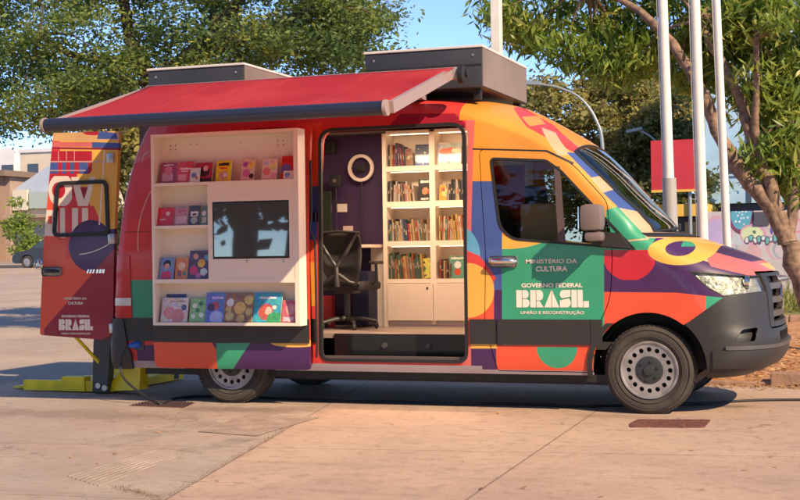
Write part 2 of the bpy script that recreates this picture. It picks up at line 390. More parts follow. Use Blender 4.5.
VAN = (-1.95, 1.0, 0.0)
van = empty('bookmobile_van', VAN, 'high roofed van wrapped in bright geometric colours, with open side door, books and red awning', 'van')
OFFV = VAN
C_OR, C_RED, C_RED2, C_PINK = (.68,.27,.04), (.62,.045,.04), (.42,.015,.03), (.60,.13,.12)
C_GR, C_PU, C_YE, C_BL, C_LB, C_DR = (.03,.29,.16), (.060,.018,.085), (.72,.38,.07), (.05,.09,.27), (.10,.33,.50), (.27,.012,.03)
C_CR = (.62,.36,.21); C_OR2 = (.72,.085,.04)
gfx = [
 # rear quarter
 (C_RED, [('p', [(-5.2,.2),(-2.9,.2),(-2.9,2.8),(-5.2,2.8)])]),
 (C_PINK, [('p', [(-4.921,2.816),(-4.306,2.784),(-4.314,2.231),(-4.933,2.046)]), ('-c', -4.2, 2.25, .18)]),
 (C_GR, [('p', [(-4.627,1.091),(-4.332,1.089),(-4.337,0.750),(-4.632,0.749)])]),
 (C_OR2, [('p', [(-3.040,2.716),(-2.793,2.703),(-2.801,1.883),(-3.053,1.890)])]),
 (C_PU, [('p', [(-4.574,0.507),(-4.341,0.509),(-4.345,0.241),(-4.579,0.237)])]),
 (C_BL, [('p', [(-3.053,1.890),(-2.801,1.883),(-2.808,1.421),(-3.060,1.425)])]),
 (C_OR2, [('p', [(-3.060,1.425),(-2.808,1.421),(-2.816,0.857),(-3.068,0.857)])]),
 (C_OR, [('p', [(-2.894,1.234),(-2.811,1.233),(-2.816,0.857),(-2.900,0.857)])]),
 # rail above the side door
 (C_RED, [('p', [(-3.036,2.974),(-1.492,2.881),(-1.499,2.396),(-3.044,2.441)])]),
 (C_DR, [('p', [(-2.084,2.481),(-1.601,2.458),(-1.432,2.302),(-2.220,2.336)])]),
 (C_PINK, [('p', [(-1.499,2.404),(-1.422,2.400),(-1.439,0.085),(-1.533,0.082)])]),
 # cab, from the rear edge of the front door forwards
 (C_OR, [('p', [(-1.415,2.876),(0.586,2.755),(0.563,1.134),(-1.440,1.152)])]),
 (C_OR, [('p', [(-1.557,2.555),(-1.384,2.628),(-1.388,2.391),(-1.559,2.398)])]),
 (C_RED, [('p', [(-1.212,2.568),(-0.873,2.368),(-0.500,2.073),(-0.734,2.065),(-1.001,2.324),(-1.257,2.470)])]),
 (C_OR, [('p', [(-1.024,2.459),(-0.915,2.370),(-0.984,2.332),(-1.093,2.428)])]),
 (C_CR, [('p', [(-0.908,2.328),(-0.800,2.283),(-0.619,2.079),(-0.711,2.066)])]),
 (C_BL, [('p', [(-1.429,1.883),(-1.015,1.870),(-1.022,1.457),(-1.172,1.460),(-1.186,0.539),(-1.449,0.536)])]),
 (C_BL, [('p', [(-1.429,1.883),(-1.158,1.875),(-1.177,0.539),(-1.449,0.536)])]),
 (C_PU, [('p', [(-1.323,0.987),(-1.171,0.987),(-1.177,0.539),(-1.330,0.537)])]),
 (C_LB, [('c', -1.62, 1.28, .26)]),
 (C_OR2, [('p', [(-1.481,1.301),(-1.246,1.052),(-1.253,0.538),(-1.492,0.536)])]),
 (C_RED, [('p', [(-1.480,1.317),(-1.362,1.266),(-1.228,1.085),(-1.367,0.906),(-1.486,0.906)])]),
 (C_YE, [('c', -1.47, .985, .225), ('p', [(-1.47,.2),(-1,.2),(-1,1.6),(-1.47,1.6)])]),
 (C_YE, [('c', -1.47, .985, .225)]),
 (C_GR, [('p', [(-1.172,1.508),(-0.049,1.486),(-0.347,1.206),(-0.356,0.546),(-1.186,0.539)])]),
 (C_GR, [('p', [(-1.172,1.508),(-0.334,1.492),(-0.348,0.546),(-1.186,0.539)])]),
 (C_YE, [('e', -1.14, 1.52, .46, .20), ('p', [(-1.169,1.720),(0.419,1.679),(0.403,0.554),(-1.186,0.539)])]),
 (C_GR, [('p', [(-0.571,1.304),(-0.051,1.329),(0.072,1.201),(-0.349,1.063)])]),
 (C_OR, [('e', -1.14, 1.56, .46, .18), ('p', [(-1.166,1.883),(-0.044,1.848),(-0.052,1.281),(-1.173,1.427)])]),
 # fender
 (C_PU, [('p', [(-0.337,1.301),(0.122,1.404),(0.563,1.150),(0.560,0.957),(-0.342,0.968)])]),
 (C_GR, [('p', [(-0.317,1.619),(-0.165,1.670),(0.067,1.405),(0.011,1.281),(-0.321,1.285)])]),
 (C_GR, [('p', [(-0.321,1.333),(0.028,1.359),(-0.052,1.281),(-0.322,1.253)])]),
 ((.50,.02,.035), [('c', -.135, 1.27, .215), ('p', [(-0.337,1.301),(0.066,1.296),(0.062,1.060),(-0.341,1.063)])]),
 (C_OR2, [('p', [(-0.342,0.968),(0.523,0.957),(0.517,0.555),(-0.348,0.546)])]),
 (C_GR, [('p', [(0.454,0.965),(0.636,0.964),(0.589,0.841),(0.452,0.810)])]),
 # pillar beside the windscreen
 (C_BL, [('p', [(-0.655,2.098),(-0.459,2.091),(-0.268,1.892),(-0.413,1.848)])]),
 (C_CR, [('p', [(-0.454,1.882),(-0.315,1.925),(-0.205,1.810),(-0.350,1.758)])]),
 (C_BL, [('p', [(-0.350,1.758),(-0.204,1.826),(0.061,1.517),(-0.192,1.602)])]),
 (C_CR, [('p', [(-0.223,1.635),(0.015,1.581),(0.185,1.388),(-0.004,1.392)])]),
 # bonnet
 (C_CR, [('p', [(-0.035,1.498),(0.379,1.490),(1.066,1.164),(0.837,1.072),(0.375,1.195)])]),
 (C_PU, [('p', [(0.091,1.327),(0.814,1.072),(0.812,0.891),(0.134,0.972)]), ('p', [(-.05,.9),(.9,.9),(.9,1.18),(.5,1.25),(-.05,1.38)])]),
 (C_PINK, [('p', [(0.332,1.403),(1.002,1.140),(0.810,1.071),(0.486,1.161)])]),
 (C_PU, [('p', [(0.371,1.371),(0.465,1.369),(0.873,1.212),(0.758,1.190),(0.487,1.273)])]),
 (C_OR2, [('p', [(0.489,1.369),(0.567,1.367),(0.972,1.188),(0.850,1.213)])]),
 (C_YE, [('p', [(0.811,1.174),(0.926,1.188),(1.024,1.124),(0.948,1.086)])]),
 (C_YE, [('e', .255, 1.29, .245, .115)]),
 (C_PU, [('e', .245, 1.305, .105, .060)]),
 (C_GR, [('e', .245, 1.305, .105, .060), ('p', [(.25,1.32),(.6,1.32),(.6,1.5),(.25,1.5)])]),
 # sill strip
 (C_OR2, [('p', [(-1.449,0.528),(-0.316,0.539),(-0.322,0.110),(-1.456,0.084)])]),
 (C_PU, [('p', [(-1.449,0.528),(-1.237,0.530),(-1.235,0.089),(-1.456,0.084)])]),
 (C_YE, [('p', [(-1.449,0.544),(-1.228,0.546),(-1.228,0.510),(-1.450,0.507)])]),
 (C_GR, [('c', -.73, .52, .165), ('p', [(-1.035,0.524),(-0.445,0.530),(-0.448,0.267),(-1.039,0.256)])]),
 ((.33,.27,.29), [('p', [(-5.2,.2),(-1.36,.2),(-1.36,.365),(-5.2,.365)])]),
 ((.33,.27,.29), [('p', [(-5.2,.2),(1,.2),(1,.335),(-5.2,.335)])]),
 # thin pale arcs of the wrap
 (C_CR, [('c', -4.46, 2.17, .085), ('-c', -4.46, 2.17, .075), ('p', [(-4.7,2.17),(-4.3,2.12),(-4.3,2.4),(-4.7,2.4)])]),
 (C_CR, [('c', -3.7, 1.45, .86), ('-c', -3.7, 1.45, .85), ('p', [(-4.7,1.35),(-4.1,1.35),(-4.1,2.2),(-4.7,2.2)])]),
 (C_CR, [('p', [(-0.368,1.357),(0.012,1.391),(0.012,1.379),(-0.369,1.345)])]),
]
paint = painted('vinyl_wrap', C_RED, gfx, off=OFFV)
plain_grey = mat('dark_trim_plastic', (.026,.022,.021), .5, bump=(220,.04), noise=(3,.12))
rubber = mat('black_rubber', (.012,.012,.013), .6)
blackgloss = mat('gloss_black', (.01,.01,.012), .15)
inner_m = mat('pale_interior_lining', (.55,.45,.40), .6)
steel = mat('silver_steel_paint', (.36,.33,.32), .45, .5, noise=(9,.4))
chrome = mat('chrome', (.75,.74,.73), .12, 1)
white_board = mat('cream_laminate', (.80,.66,.53), .45, noise=(2,.05))
alu = mat('brushed_aluminium', (.5,.48,.47), .35, .8)
glassM = bpy.data.materials.new('tinted_glass'); glassM.use_nodes = True
n = glassM.node_tree.nodes; l = glassM.node_tree.links; n.remove(n['Principled BSDF'])
tr = n.new('ShaderNodeBsdfTransparent'); tr.inputs[0].default_value = (.72,.70,.66,1)
gl = n.new('ShaderNodeBsdfGlossy'); gl.inputs['Roughness'].default_value = .02; gl.inputs[0].default_value = (.9,.9,.9,1)
fr = n.new('ShaderNodeFresnel'); fr.inputs[0].default_value = 1.5
mx = n.new('ShaderNodeMixShader'); l.new(fr.outputs[0], mx.inputs[0]); l.new(tr.outputs[0], mx.inputs[1]); l.new(gl.outputs[0], mx.inputs[2])
l.new(mx.outputs[0], n['Material Output'].inputs['Surface'])
clearM = glassM.copy(); clearM.name = 'clear_glass'
for q in clearM.node_tree.nodes:
    if q.type == 'FRESNEL': q.inputs[0].default_value = 1.7
for q in clearM.node_tree.nodes:
    if q.type == 'BSDF_TRANSPARENT': q.inputs[0].default_value = (.85,.88,.86,1)

lampM = clearM.copy(); lampM.name = 'lamp_cover'
for q in lampM.node_tree.nodes:
    if q.type == 'FRESNEL': q.inputs[0].default_value = 1.13
OPEN = rounded([(-2.80,.385),(-1.475,.385),(-1.475,2.37),(-2.78,2.37)], [.10,.10,.13,.13])
SWIN = rounded([(-1.287,2.076),(-0.810,2.043),(-0.680,1.949),(-0.079,1.298),(-1.095,1.393),(-1.203,1.493)], [.05,.03,.03,.02,.08,.08])
DOOR = rounded([(-1.374,2.144),(-0.805,2.106),(-0.602,2.002),(-0.316,1.682),(-0.274,1.261),(-0.295,0.904),(-0.427,0.641),(-0.448,0.314),(-1.223,0.326),(-1.327,0.701),(-1.310,1.315)], [.05,.06,.1,.05,.1,.12,.06,.02,.03,.1,.1])
DOOR = [(x, max(z, .33)) for x, z in DOOR]
HEADL = [(0.326,1.127),(0.488,1.117),(0.777,1.084)]+[(.9,1.085),(1.3,1.085),(1.3,.965),(.85,.95)]+[(0.577,0.929),(0.456,1.000)]
BUMP = [(0.595,0.930),(0.316,0.730)]+[(.26,.70),(.26,.2),(1.3,.2),(1.3,.96),(.80,.955)]
GRILL = [(.70,.66),(.74,1.115),(1.3,1.115),(1.3,.66)]
WSH = [(-.605,2.11),(-.56,2.24),(.5,2.24),(.5,1.445),(.03,1.445),(-.005,1.50),(-.095,1.605),(-.245,1.75),(-.40,1.91)]
ARCH_F = cyl((0,.36), .445, -.3, .36); ARCH_R = cyl((-3.665,.36), .445, -.3, .36)
ARCH_F2 = cyl((0,.36), .445, 1.64, 2.3); ARCH_R2 = cyl((-3.665,.36), .445, 1.64, 2.3)
def rear_hole(): return bx(-5.2,-4.5,.13,.985,.60,2.36)
base = shell(0, -.035)
body_me = boolean(base, [
    (pr(OPEN, -.3, .5), 'DIFFERENCE'), (pr(shrink(DOOR, -.007), -.3, .2), 'DIFFERENCE'),
    (pr(SWIN, 1.5, 2.3), 'DIFFERENCE'),
    (pr(WSH, .02, 1.98), 'DIFFERENCE'), (pr(HEADL, -.1, .42), 'DIFFERENCE'), (pr(HEADL, 1.58, 2.1), 'DIFFERENCE'),
    (pr(BUMP, -.5, 2.5), 'DIFFERENCE'), (pr(GRILL, .36, 1.64), 'DIFFERENCE'),
    (ARCH_F, 'DIFFERENCE'), (ARCH_R, 'DIFFERENCE'), (ARCH_F2, 'DIFFERENCE'), (ARCH_R2, 'DIFFERENCE'), (rear_hole(), 'DIFFERENCE')])
def panel(d0, d1, cuts, name, material, parent=van, smooth=30, shift=None, label=None):
    me = boolean(shell(d0, d1), cuts)
    o0 = Vector(parent_org(parent)); sh = Vector(shift or (0,0,0))
    co = np.zeros(len(me.vertices)*3); me.vertices.foreach_get('co', co); co = co.reshape(-1, 3)-np.array(o0)+np.array(sh)
    me.vertices.foreach_set('co', co.ravel()); me.update()
    o = link(name, me, material, parent, smooth)
    if label: o['label'] = label
    return o
def finish_me(me, name, material, parent=van, smooth=30):
    o0 = np.array(parent_org(parent)); co = np.zeros(len(me.vertices)*3); me.vertices.foreach_get('co', co)
    me.vertices.foreach_set('co', (co.reshape(-1, 3)-o0).ravel()); me.update()
    return link(name, me, material, parent, smooth)
body = finish_me(body_me, 'body', paint)
# front door with its window hole
door = panel(0, -.035, [(pr(DOOR, -.3, .2), 'INTERSECT'), (pr(SWIN, -.3, .3), 'DIFFERENCE')], 'front_door', paint)
# glass
wind = panel(-.008, -.014, [(pr(shrink(WSH, -.012), .0, 2.0), 'INTERSECT')], 'windscreen', clearM, smooth=60)
panel(.004, -.004, [(pr(shrink(WSH, -.004), .0, 2.0), 'INTERSECT'), (pr(shrink(WSH, .009), -.1, 2.1), 'DIFFERENCE')], 'seal', rubber, wind)
swin = panel(-.010, -.015, [(pr(shrink(SWIN, -.012), -.3, .3), 'INTERSECT')], 'window', glassM, door, smooth=60)
panel(.004, -.02, [(pr(shrink(SWIN, -.001), -.3, .3), 'INTERSECT'), (pr(shrink(SWIN, .018), -.4, .4), 'DIFFERENCE')], 'frame', rubber, door)
panel(.003, -.012, [(pr([(-0.745,1.984),(-0.696,1.982),(-0.648,1.362),(-0.705,1.363)], -.3, .3), 'INTERSECT')], 'window_divider', mat('brown_trim', (.10,.065,.06), .4), door)
panel(-.010, -.015, [(pr(shrink(SWIN, -.012), 1.7, 2.3), 'INTERSECT')], 'window', glassM, smooth=60)
# black moulding strips
for x0, x1, par in ((-1.22,-.452,door),(-1.455,-1.235,van),(-.455,-.36,van),(-4.72,-4.12,van),(-3.2,-2.82,van)):
    panel(.014, -.01, [(bx(x0, x1, -.3, .3, .545, .748), 'INTERSECT')], 'trim_strip', plain_grey, par)
for c, nm in (((0,.36),'f'), ((-3.665,.36),'r')):
    cu = [(cyl(c, .487, -.3, .25), 'INTERSECT'), (cyl(c, .447, -.4, .4), 'DIFFERENCE'), (bx(c[0]-.6, c[0]+.6, -.4, .4, .2, .72), 'INTERSECT')]
    if nm == 'f': panel(.016, -.01, cu+[(bx(-.6, -.03, -.5, .5, .1, 1.), 'INTERSECT')], 'wheel_arch_trim', plain_grey)
# wheel wells (dark liners)
for cx in (0, -3.665):
    for y0, y1 in ((.02,.40),(1.60,1.98)):
        q = MB(); nn = 28
        for k in range(nn+1):
            th = math.pi*(-.03+1.06*k/nn); q.v += [(cx+.462*math.cos(th), y0+.02, .36+.462*math.sin(th)), (cx+.462*math.cos(th), y1, .36+.462*math.sin(th))]
        q.f += [(2*k, 2*k+1, 2*k+3, 2*k+2) for k in range(nn)]
        yb = y1 if y0 < 1 else y0+.02
        q.prism([(cx+.46*math.cos(math.pi*k/20), .33+.46*math.sin(math.pi*k/20)) for k in range(21)], yb-.006, yb+.006)
        q.build('wheel_well', rubber, van)
# ---- nose
bump = panel(.006, -.05, [(pr(BUMP, -.5, 2.5), 'INTERSECT'), (cyl((0,.36), .455, -.5, .4), 'DIFFERENCE'), (cyl((0,.36), .455, 1.6, 2.5), 'DIFFERENCE'),
     (pr(GRILL, .40, 1.60), 'DIFFERENCE'),
     (pr(rounded([(0.654,0.575),(0.717,0.670),(0.824,0.682),(0.807,0.576)], .02), -.1, .42), 'DIFFERENCE'),
     (pr(rounded([(0.654,0.575),(0.717,0.670),(0.824,0.682),(0.807,0.576)], .02), 1.58, 2.1), 'DIFFERENCE'),
     (bx(.8,1.3,.55,1.45,.56,.635), 'DIFFERENCE')], 'front_bumper', plain_grey)
panel(.03, .0, [(bx(.60,1.3,-.2,2.2,.515,.545), 'INTERSECT')], 'lip', mat('grey_trim_plastic', (.075,.065,.06), .45), bump)
panel(-.06, -.09, [(bx(.5,1.3,.05,1.95,.52,.70), 'INTERSECT')], 'backing', rubber, bump)
panel(.022, .0, [(bx(.50,1.3,-.2,2.2,.37,.512), 'INTERSECT')], 'lower_section', plain_grey, bump)
for sy in (1, -1):
    cy = 1-sy*.70
    yy0, yy1 = (-.1,.5) if sy == 1 else (1.5,2.1)
    panel(-.055, -.065, [(bx(.5,1.3,yy0,yy1,.52,.74), 'INTERSECT')], 'fog_lamp_recess', plain_grey, bump)
    panel(-.03, -.054, [(tmp(*(lambda q: (q.v, q.f))(MB().prism([(.30 if sy == 1 else 1.70, .61)] and [((.30 if sy == 1 else 1.70)+.045*math.cos(2*math.pi*k/20), .615+.045*math.sin(2*math.pi*k/20)) for k in range(20)], .5, 1.3, 0))), 'INTERSECT')], 'fog_lamp', mat('lamp_lens', (.55,.50,.47), .15, .3), bump)
# grille: surround, slats, emblem
gr = panel(.012, -.03, [(pr(rounded([(.60,.675),(.60,1.10),(1.3,1.10),(1.3,.675)],.01), .40, 1.60), 'INTERSECT'),
     (pr([(.1,.715),(.1,1.075),(1.5,1.075),(1.5,.715)], .49, 1.51), 'DIFFERENCE')], 'grille', plain_grey)
for z in (.775,.885,.995):
    panel(.006, -.05, [(bx(.6,1.3,.48,1.52,z-.024,z+.024), 'INTERSECT')], 'slat', mat('grille_slat_grey', (.07,.055,.05), .4), gr)
panel(-.075, -.09, [(bx(.5,1.3,.45,1.55,.70,1.09), 'INTERSECT')], 'backing', rubber, gr)
q = MB().lathe([(.085,.955),(.105,.96),(.105,.935),(.085,.935)], (0,1.0,.89), 'x', 32, closed=True)
for k in range(3):
    th = math.pi/2+k*2*math.pi/3; q.prism([(1.0+.095*math.cos(th), .89+.095*math.sin(th)), (1.0+.016*math.cos(th+1.05), .89+.016*math.sin(th+1.05)), (1.0+.016*math.cos(th-1.05), .89+.016*math.sin(th-1.05))], .937, .957, 0)
q.build('emblem', chrome, gr, smooth=40)
# headlights
for sy in (0, 1):
    y0, y1 = (-.1, .42) if sy == 0 else (1.58, 2.1)
    hl = panel(.0, -.012, [(pr(shrink(HEADL, .003), y0, y1), 'INTERSECT')], 'headlight', lampM, smooth=60)
    panel(-.025, -.045, [(pr(shrink(HEADL, -.01), y0, y1), 'INTERSECT')], 'reflector', mat('lamp_reflector', (.66,.56,.50), .3, .35, bump=(22,1.0), noise=(24,.55)), hl)
    panel(.002, -.05, [(pr(shrink(HEADL, -.001), y0, y1), 'INTERSECT'), (pr(shrink(HEADL, .008), y0-.1, y1+.1), 'DIFFERENCE')], 'bezel', plain_grey, hl)
    cy = .215 if sy == 0 else 1.785
    q = MB()
    for dx, dy, r in ((.66,.02,.05),):
        q.lathe([(.02,.0),(r*.7,.004),(r,.02),(r,.05)], (dx+.05, cy+dy, 1.035), 'x', 24)
    q.build('bulb_housing', chrome, hl, smooth=40)
# wipers and cowl
MB().tube([(.13,.95,1.455),(.10,1.15,1.50),(.04,1.6,1.52)], .012, 6).build('wiper', rubber, van)
MB().tube([(.02,.24,1.445),(.12,.5,1.46),(.12,.85,1.475)], .012, 6).build('wiper', rubber, van)
panel(.008, -.01, [(bx(-.12,.35,.05,1.95,1.405,1.435), 'INTERSECT')], 'cowl', rubber)
# door handles, fuel-flap side badge etc
q = MB().box(-1.285,-1.045,-.012,.01,1.17,1.265,.03); pl = q.build('handle_recess', steel, door, smooth=40)
q = MB().tube([(-1.27,-.02,1.215),(-1.24,-.05,1.225),(-1.15,-.055,1.225),(-1.07,-.045,1.22),(-1.05,-.02,1.215)], [.012,.024,.026,.022,.012], 10)
q.build('handle', chrome, door, smooth=60)
# mirror
mq = MB().box(-.475,-.30,-.30,-.09,1.45,1.66,.05); mir = mq.build('side_mirror', mat('mirror_housing', (.17,.125,.115), .5), van, smooth=45)
MB().box(-.44,-.30,-.28,-.12,1.37,1.445,.03).build('lower_housing', MATS['mirror_housing'], mir, smooth=45)
MB().box(-.485,-.476,-.285,-.105,1.47,1.64).build('mirror_glass', chrome, mir)
MB().prism([(-.42,1.34),(-.12,1.31),(-.20,1.43),(-.42,1.46)], -.05, .03).tube([(-.36,.0,1.38),(-.36,-.12,1.39)], .035, 8).build('bracket', plain_grey, mir)
mq = MB().box(-.475,-.30,2.09,2.30,1.45,1.66,.05); mir2 = mq.build('side_mirror', MATS['mirror_housing'], van, smooth=45)
MB().box(-.44,-.30,1.98,2.28,1.37,1.445,.03).build('lower_housing', MATS['mirror_housing'], mir2, smooth=45)
# tail lamp, rear bumper, sill
tl = panel(.010, -.03, [(pr(rounded([(-4.819,1.318),(-4.634,1.316),(-4.617,0.749),(-4.797,0.749)], .02), -.1, .16), 'INTERSECT')], 'tail_light', mat('red_lamp_lens', (.50,.004,.006), .2, spec=.3, coat=.4, bump=(18,.15)), smooth=60)
panel(.014, -.02, [(bx(-5.2,-4.2,-.1,.18,.86,.93), 'INTERSECT'), (pr([(-4.819,1.318),(-4.623,1.316),(-4.622,0.749),(-4.797,0.749)], -.1, .16), 'INTERSECT')], 'white_lens', mat('lamp_lens'), tl)
rb = panel(.03, -.05, [(pr([(-5.3,.26),(-5.3,.745),(-4.70,.745),(-4.66,.50),(-4.62,.42),(-4.62,.26)], -.5, 2.5), 'INTERSECT')], 'rear_bumper', plain_grey)
MB().box(-4.60,-4.50,-.012,.01,.46,.56,.01).build('socket_cover', mat('grey_trim_plastic'), van)
MB().box(-4.55,.35,.10,1.9,.24,.30).box(-3.9,.25,.3,.42,.2,.26).box(-3.9,.25,1.58,1.70,.2,.26).build('chassis', rubber, van)
# ---- wheels
def wheel(cx, y_out, flip=1):
    ty = MB(); w_ = .225*flip
    prof = [(.225,.02),(.245,.0),(.30,-.006),(.335,.008),(.350,.035),(.353,.06),(.353,.17),(.350,.19),(.335,.215),(.30,.232),(.245,.225),(.22,.2)]
    prof = [(r, y_out+a*flip) for r, a in prof]
    ty.lathe(prof, (cx,0,.348), 'y', 72)
    wh = ty.build('wheel', mat('tyre_rubber', (.055,.044,.037), .9, bump=(90,.3), noise=(8,.25)), van, smooth=40)
    # tread blocks and side ribs
    tb = MB()
    for k in range(60):
        th = 2*math.pi*k/60
        for j, yy in enumerate((.045,.095,.145,.19)):
            a = th+(j % 2)*.05; c = (cx+.353*math.cos(a), y_out+yy*flip, .348+.353*math.sin(a))
            tb.obox(c, (-.013*math.sin(a), 0, .013*math.cos(a)), (0,.019,0), (.004*math.cos(a), 0, .004*math.sin(a)))
    tb.build('tread', MATS['tyre_rubber'], wh)
    for r in (.262,.318): MB().lathe([(r-.004, y_out+.002*flip), (r, y_out-.009*flip), (r+.004, y_out+.002*flip)], (cx,0,.348), 'y', 72).build('sidewall_rib', MATS['tyre_rubber'], wh, smooth=30)
    # steel rim with sixteen round holes
    me = tmp(*(lambda q: (q.v, q.f))(MB().lathe([(y[0], y_out+y[1]*flip) for y in [(.232,.012),(.226,-.002),(.214,.0),(.203,.04),(.196,.058),(.188,.058),(.142,.022),(.118,.020),(.06,.035),(.0,.035),(.0,.050),(.06,.050),(.118,.036),(.142,.036),(.186,.072),(.2,.074),(.216,.05),(.232,.03)]], (cx,0,.348), 'y', 64, closed=False)))
    bm = bmesh.new(); bm.from_mesh(me); bmesh.ops.remove_doubles(bm, verts=bm.verts, dist=1e-5); bmesh.ops.holes_fill(bm, edges=bm.edges, sides=0); bmesh.ops.recalc_face_normals(bm, faces=bm.faces); bm.to_mesh(me); bm.free()
    hq = MB()
    for k in range(16):
        th = 2*math.pi*k/16
        hq.prism([(cx+.163*math.cos(th)+.0195*math.cos(a), .348+.163*math.sin(th)+.0195*math.sin(a)) for a in [2*math.pi*j/12 for j in range(12)]], y_out-.05, y_out+.12)
    me = boolean(me, [(tmp(hq.v, hq.f), 'DIFFERENCE')])
    rim = finish_me(me, 'rim', steel, wh, 35)
    MB().lathe([(.215,y_out+.07*flip),(.0,y_out+.07*flip)], (cx,0,.348), 'y', 32).build('brake_drum', rubber, wh)
    hb = MB().lathe([(.112,y_out+.022*flip),(.110,y_out+.008*flip),(.095,y_out+.004*flip),(.045,y_out+.004*flip),(.040,y_out-.012*flip),(.0,y_out-.014*flip)], (cx,0,.348), 'y', 40)
    for k in range(6):
        th = 2*math.pi*k/6+.3; hb.lathe([(.012,y_out+.006*flip),(.011,y_out-.008*flip),(.0,y_out-.008*flip)], (cx+.075*math.cos(th),0,.348+.075*math.sin(th)), 'y', 10)
    hb.build('hub_cap', mat('hub_cap_plastic', (.03,.03,.033), .45), wh, smooth=35)
    return wh
wheel(0, .035); wheel(-3.665, .05); wheel(0, 1.965, -1); wheel(-3.665, 1.95, -1)

# ---- sliding door, run back along the side and standing off it
SD = rounded([(-4.335,.315),(-2.845,.315),(-2.845,2.40),(-4.335,2.40)], .05)
sd_g = [
 (C_OR2, [('p', [(-4.4,.2),(-3.6,.2),(-3.6,.6),(-4.4,.6)])]),
 (C_PU, [('c', -3.60, .60, .17)]),
 (C_GR, [('p', [(-3.722,0.540),(-3.433,0.543),(-3.610,0.290),(-3.725,0.288)])]),
 (C_GR, [('p', [(-3.722,0.540),(-3.282,0.544),(-3.456,0.293),(-3.706,0.289)])]),
 (C_PU, [('p', [(-3.395,0.543),(-2.742,0.549),(-2.746,0.279),(-3.610,0.264)])]),
 (C_YE, [('e', -2.98, .545, .22, .035)]),
 (C_DR, [('p', [(-3.413,2.551),(-3.055,2.533),(-3.057,2.346),(-3.415,2.361)])]),
 (C_PU, [('p', [(-4.441,2.600),(-4.042,2.581),(-4.045,2.423),(-4.444,2.423)]), ('-c', -4.0, 2.5, .1)]),
]
sdm = painted('vinyl_wrap_sliding', (.60,.055,.035), sd_g, off=OFFV)
sdo = panel(0, -.035, [(pr(SD, -.3, .4), 'INTERSECT')], 'sliding_door', sdm, shift=(0,-.115,0))
panel(.014, -.01, [(bx(-4.335,-2.845,-.3,.3,.545,.748), 'INTERSECT')], 'trim_strip', plain_grey, sdo, shift=(0,-.115,0))
# door aperture: rubber frame, sill plate, step well
def ringmb(pts, d, y0, y1):
    q = MB(); a, b = shrink(pts, -d*.1), shrink(pts, d*.9); n_ = len(a)
    A = sum(pts[i-1][0]*pts[i][1]-pts[i][0]*pts[i-1][1] for i in range(n_))
    v = [(p[0], y0, p[1]) for p in a]+[(p[0], y0, p[1]) for p in b]+[(p[0], y1, p[1]) for p in a]+[(p[0], y1, p[1]) for p in b]
    f = []
    for i in range(n_):
        j = (i+1) % n_
        f += [(i, j, n_+j, n_+i), (2*n_+i, 3*n_+i, 3*n_+j, 2*n_+j), (i, 2*n_+i, 2*n_+j, j), (n_+i, n_+j, 3*n_+j, 3*n_+i)]
    return q.add(v, f)
o_low = [p for p in OPEN]
ringmb([(x, z) for x, z in OPEN], .028, -.004, .03).build('door_seal', rubber, van, smooth=40)
MB().box(-2.80,-1.475,.03,.36,.37,.395).box(-2.80,-1.475,.345,.36,.395,.60).box(-2.80,-1.475,.03,.36,.345,.37).build('step_well', blackgloss, van)
q = MB().box(-2.78,-1.49,.035,.075,.395,.43); q.build('slide_rail', mat('brown_trim'), van)
for x in (-2.33,-1.93): MB().lathe([(.0,.325),(.022,.325),(.026,.345)], (x,0,.5), 'y', 16).build('step_bolt', mat('dull_bolt', (.10,.095,.09), .4, .5), van, smooth=40)
MB().box(-4.6,-1.30,.36,1.83,.56,.60).build('cargo_floor', mat('vinyl_floor', (.30,.22,.19), .3, noise=(5,.2)), van)
# bulkhead and inner walls
MB().box(-1.40,-1.37,.12,1.88,.60,2.40).build('bulkhead', mat('cream_laminate'), van)
MB().box(-3.72,-2.80,1.76,1.79,.60,2.47).build('wall_panel', mat('purple_panel', (.045,.02,.07), .55), van)
MB().box(-4.4,-3.75,1.76,1.79,.60,2.47).build('wall_panel', mat('cream_laminate'), van)
MB().box(-4.3,-1.5,.25,1.75,2.50,2.52).build('ceiling_lining', mat('red_lining', (.28,.02,.03), .6), van)
# lit strip lamp on the ceiling inside
lm = mat('strip_lamp', (1,.80,.62), .5, emit=3.5)
la = MB().box(-2.75,-2.2,.55,.63,2.47,2.495).build('ceiling_lamp', lm, van)
al = bpy.data.lights.new('lamp', 'AREA'); al.shape = 'RECTANGLE'; al.size = 1.0; al.size_y = .3; al.energy = 17; al.color = (1,.78,.58)
ao = bpy.data.objects.new('lamp', al); col.objects.link(ao); ao.location = Vector((-2.3,.7,2.45)); 
# cab interior
cabm = mat('cab_trim', (.03,.028,.028), .7)
fab = mat('seat_fabric', (.035,.033,.035), .9)
MB().box(-.35,.25,.15,1.85,.95,1.36,.08).build('dashboard', cabm, van, smooth=40)
MB().box(-1.36,.30,.12,1.88,.50,.56).build('cab_floor', cabm, van)
for cy in (.45, 1.45):
    s = MB().box(-1.20,-.72,cy-.25,cy+.25,.80,.98,.06).build('seat', fab, van, smooth=40)
    q = MB().obox((-1.18,cy,1.30), (.06,0,-.015), (0,.24,0), (-.06,0,.36)); q.build('backrest', fab, s)
    MB().box(-1.34,-1.22,cy-.13,cy+.13,1.70,1.90,.04).build('headrest', fab, s, smooth=40)
q = MB().lathe([(.17,-.0),(.185,.01),(.19,0),(.18,-.012)], (0,0,0), 'x', 32, closed=True)
sw = mesh_obj('steering_wheel', [(v[0]*.9-v[2]*.4-.45, v[1]+1.45, v[2]*.9+v[0]*.4+1.38) for v in q.v], q.f, cabm, van, smooth=60)

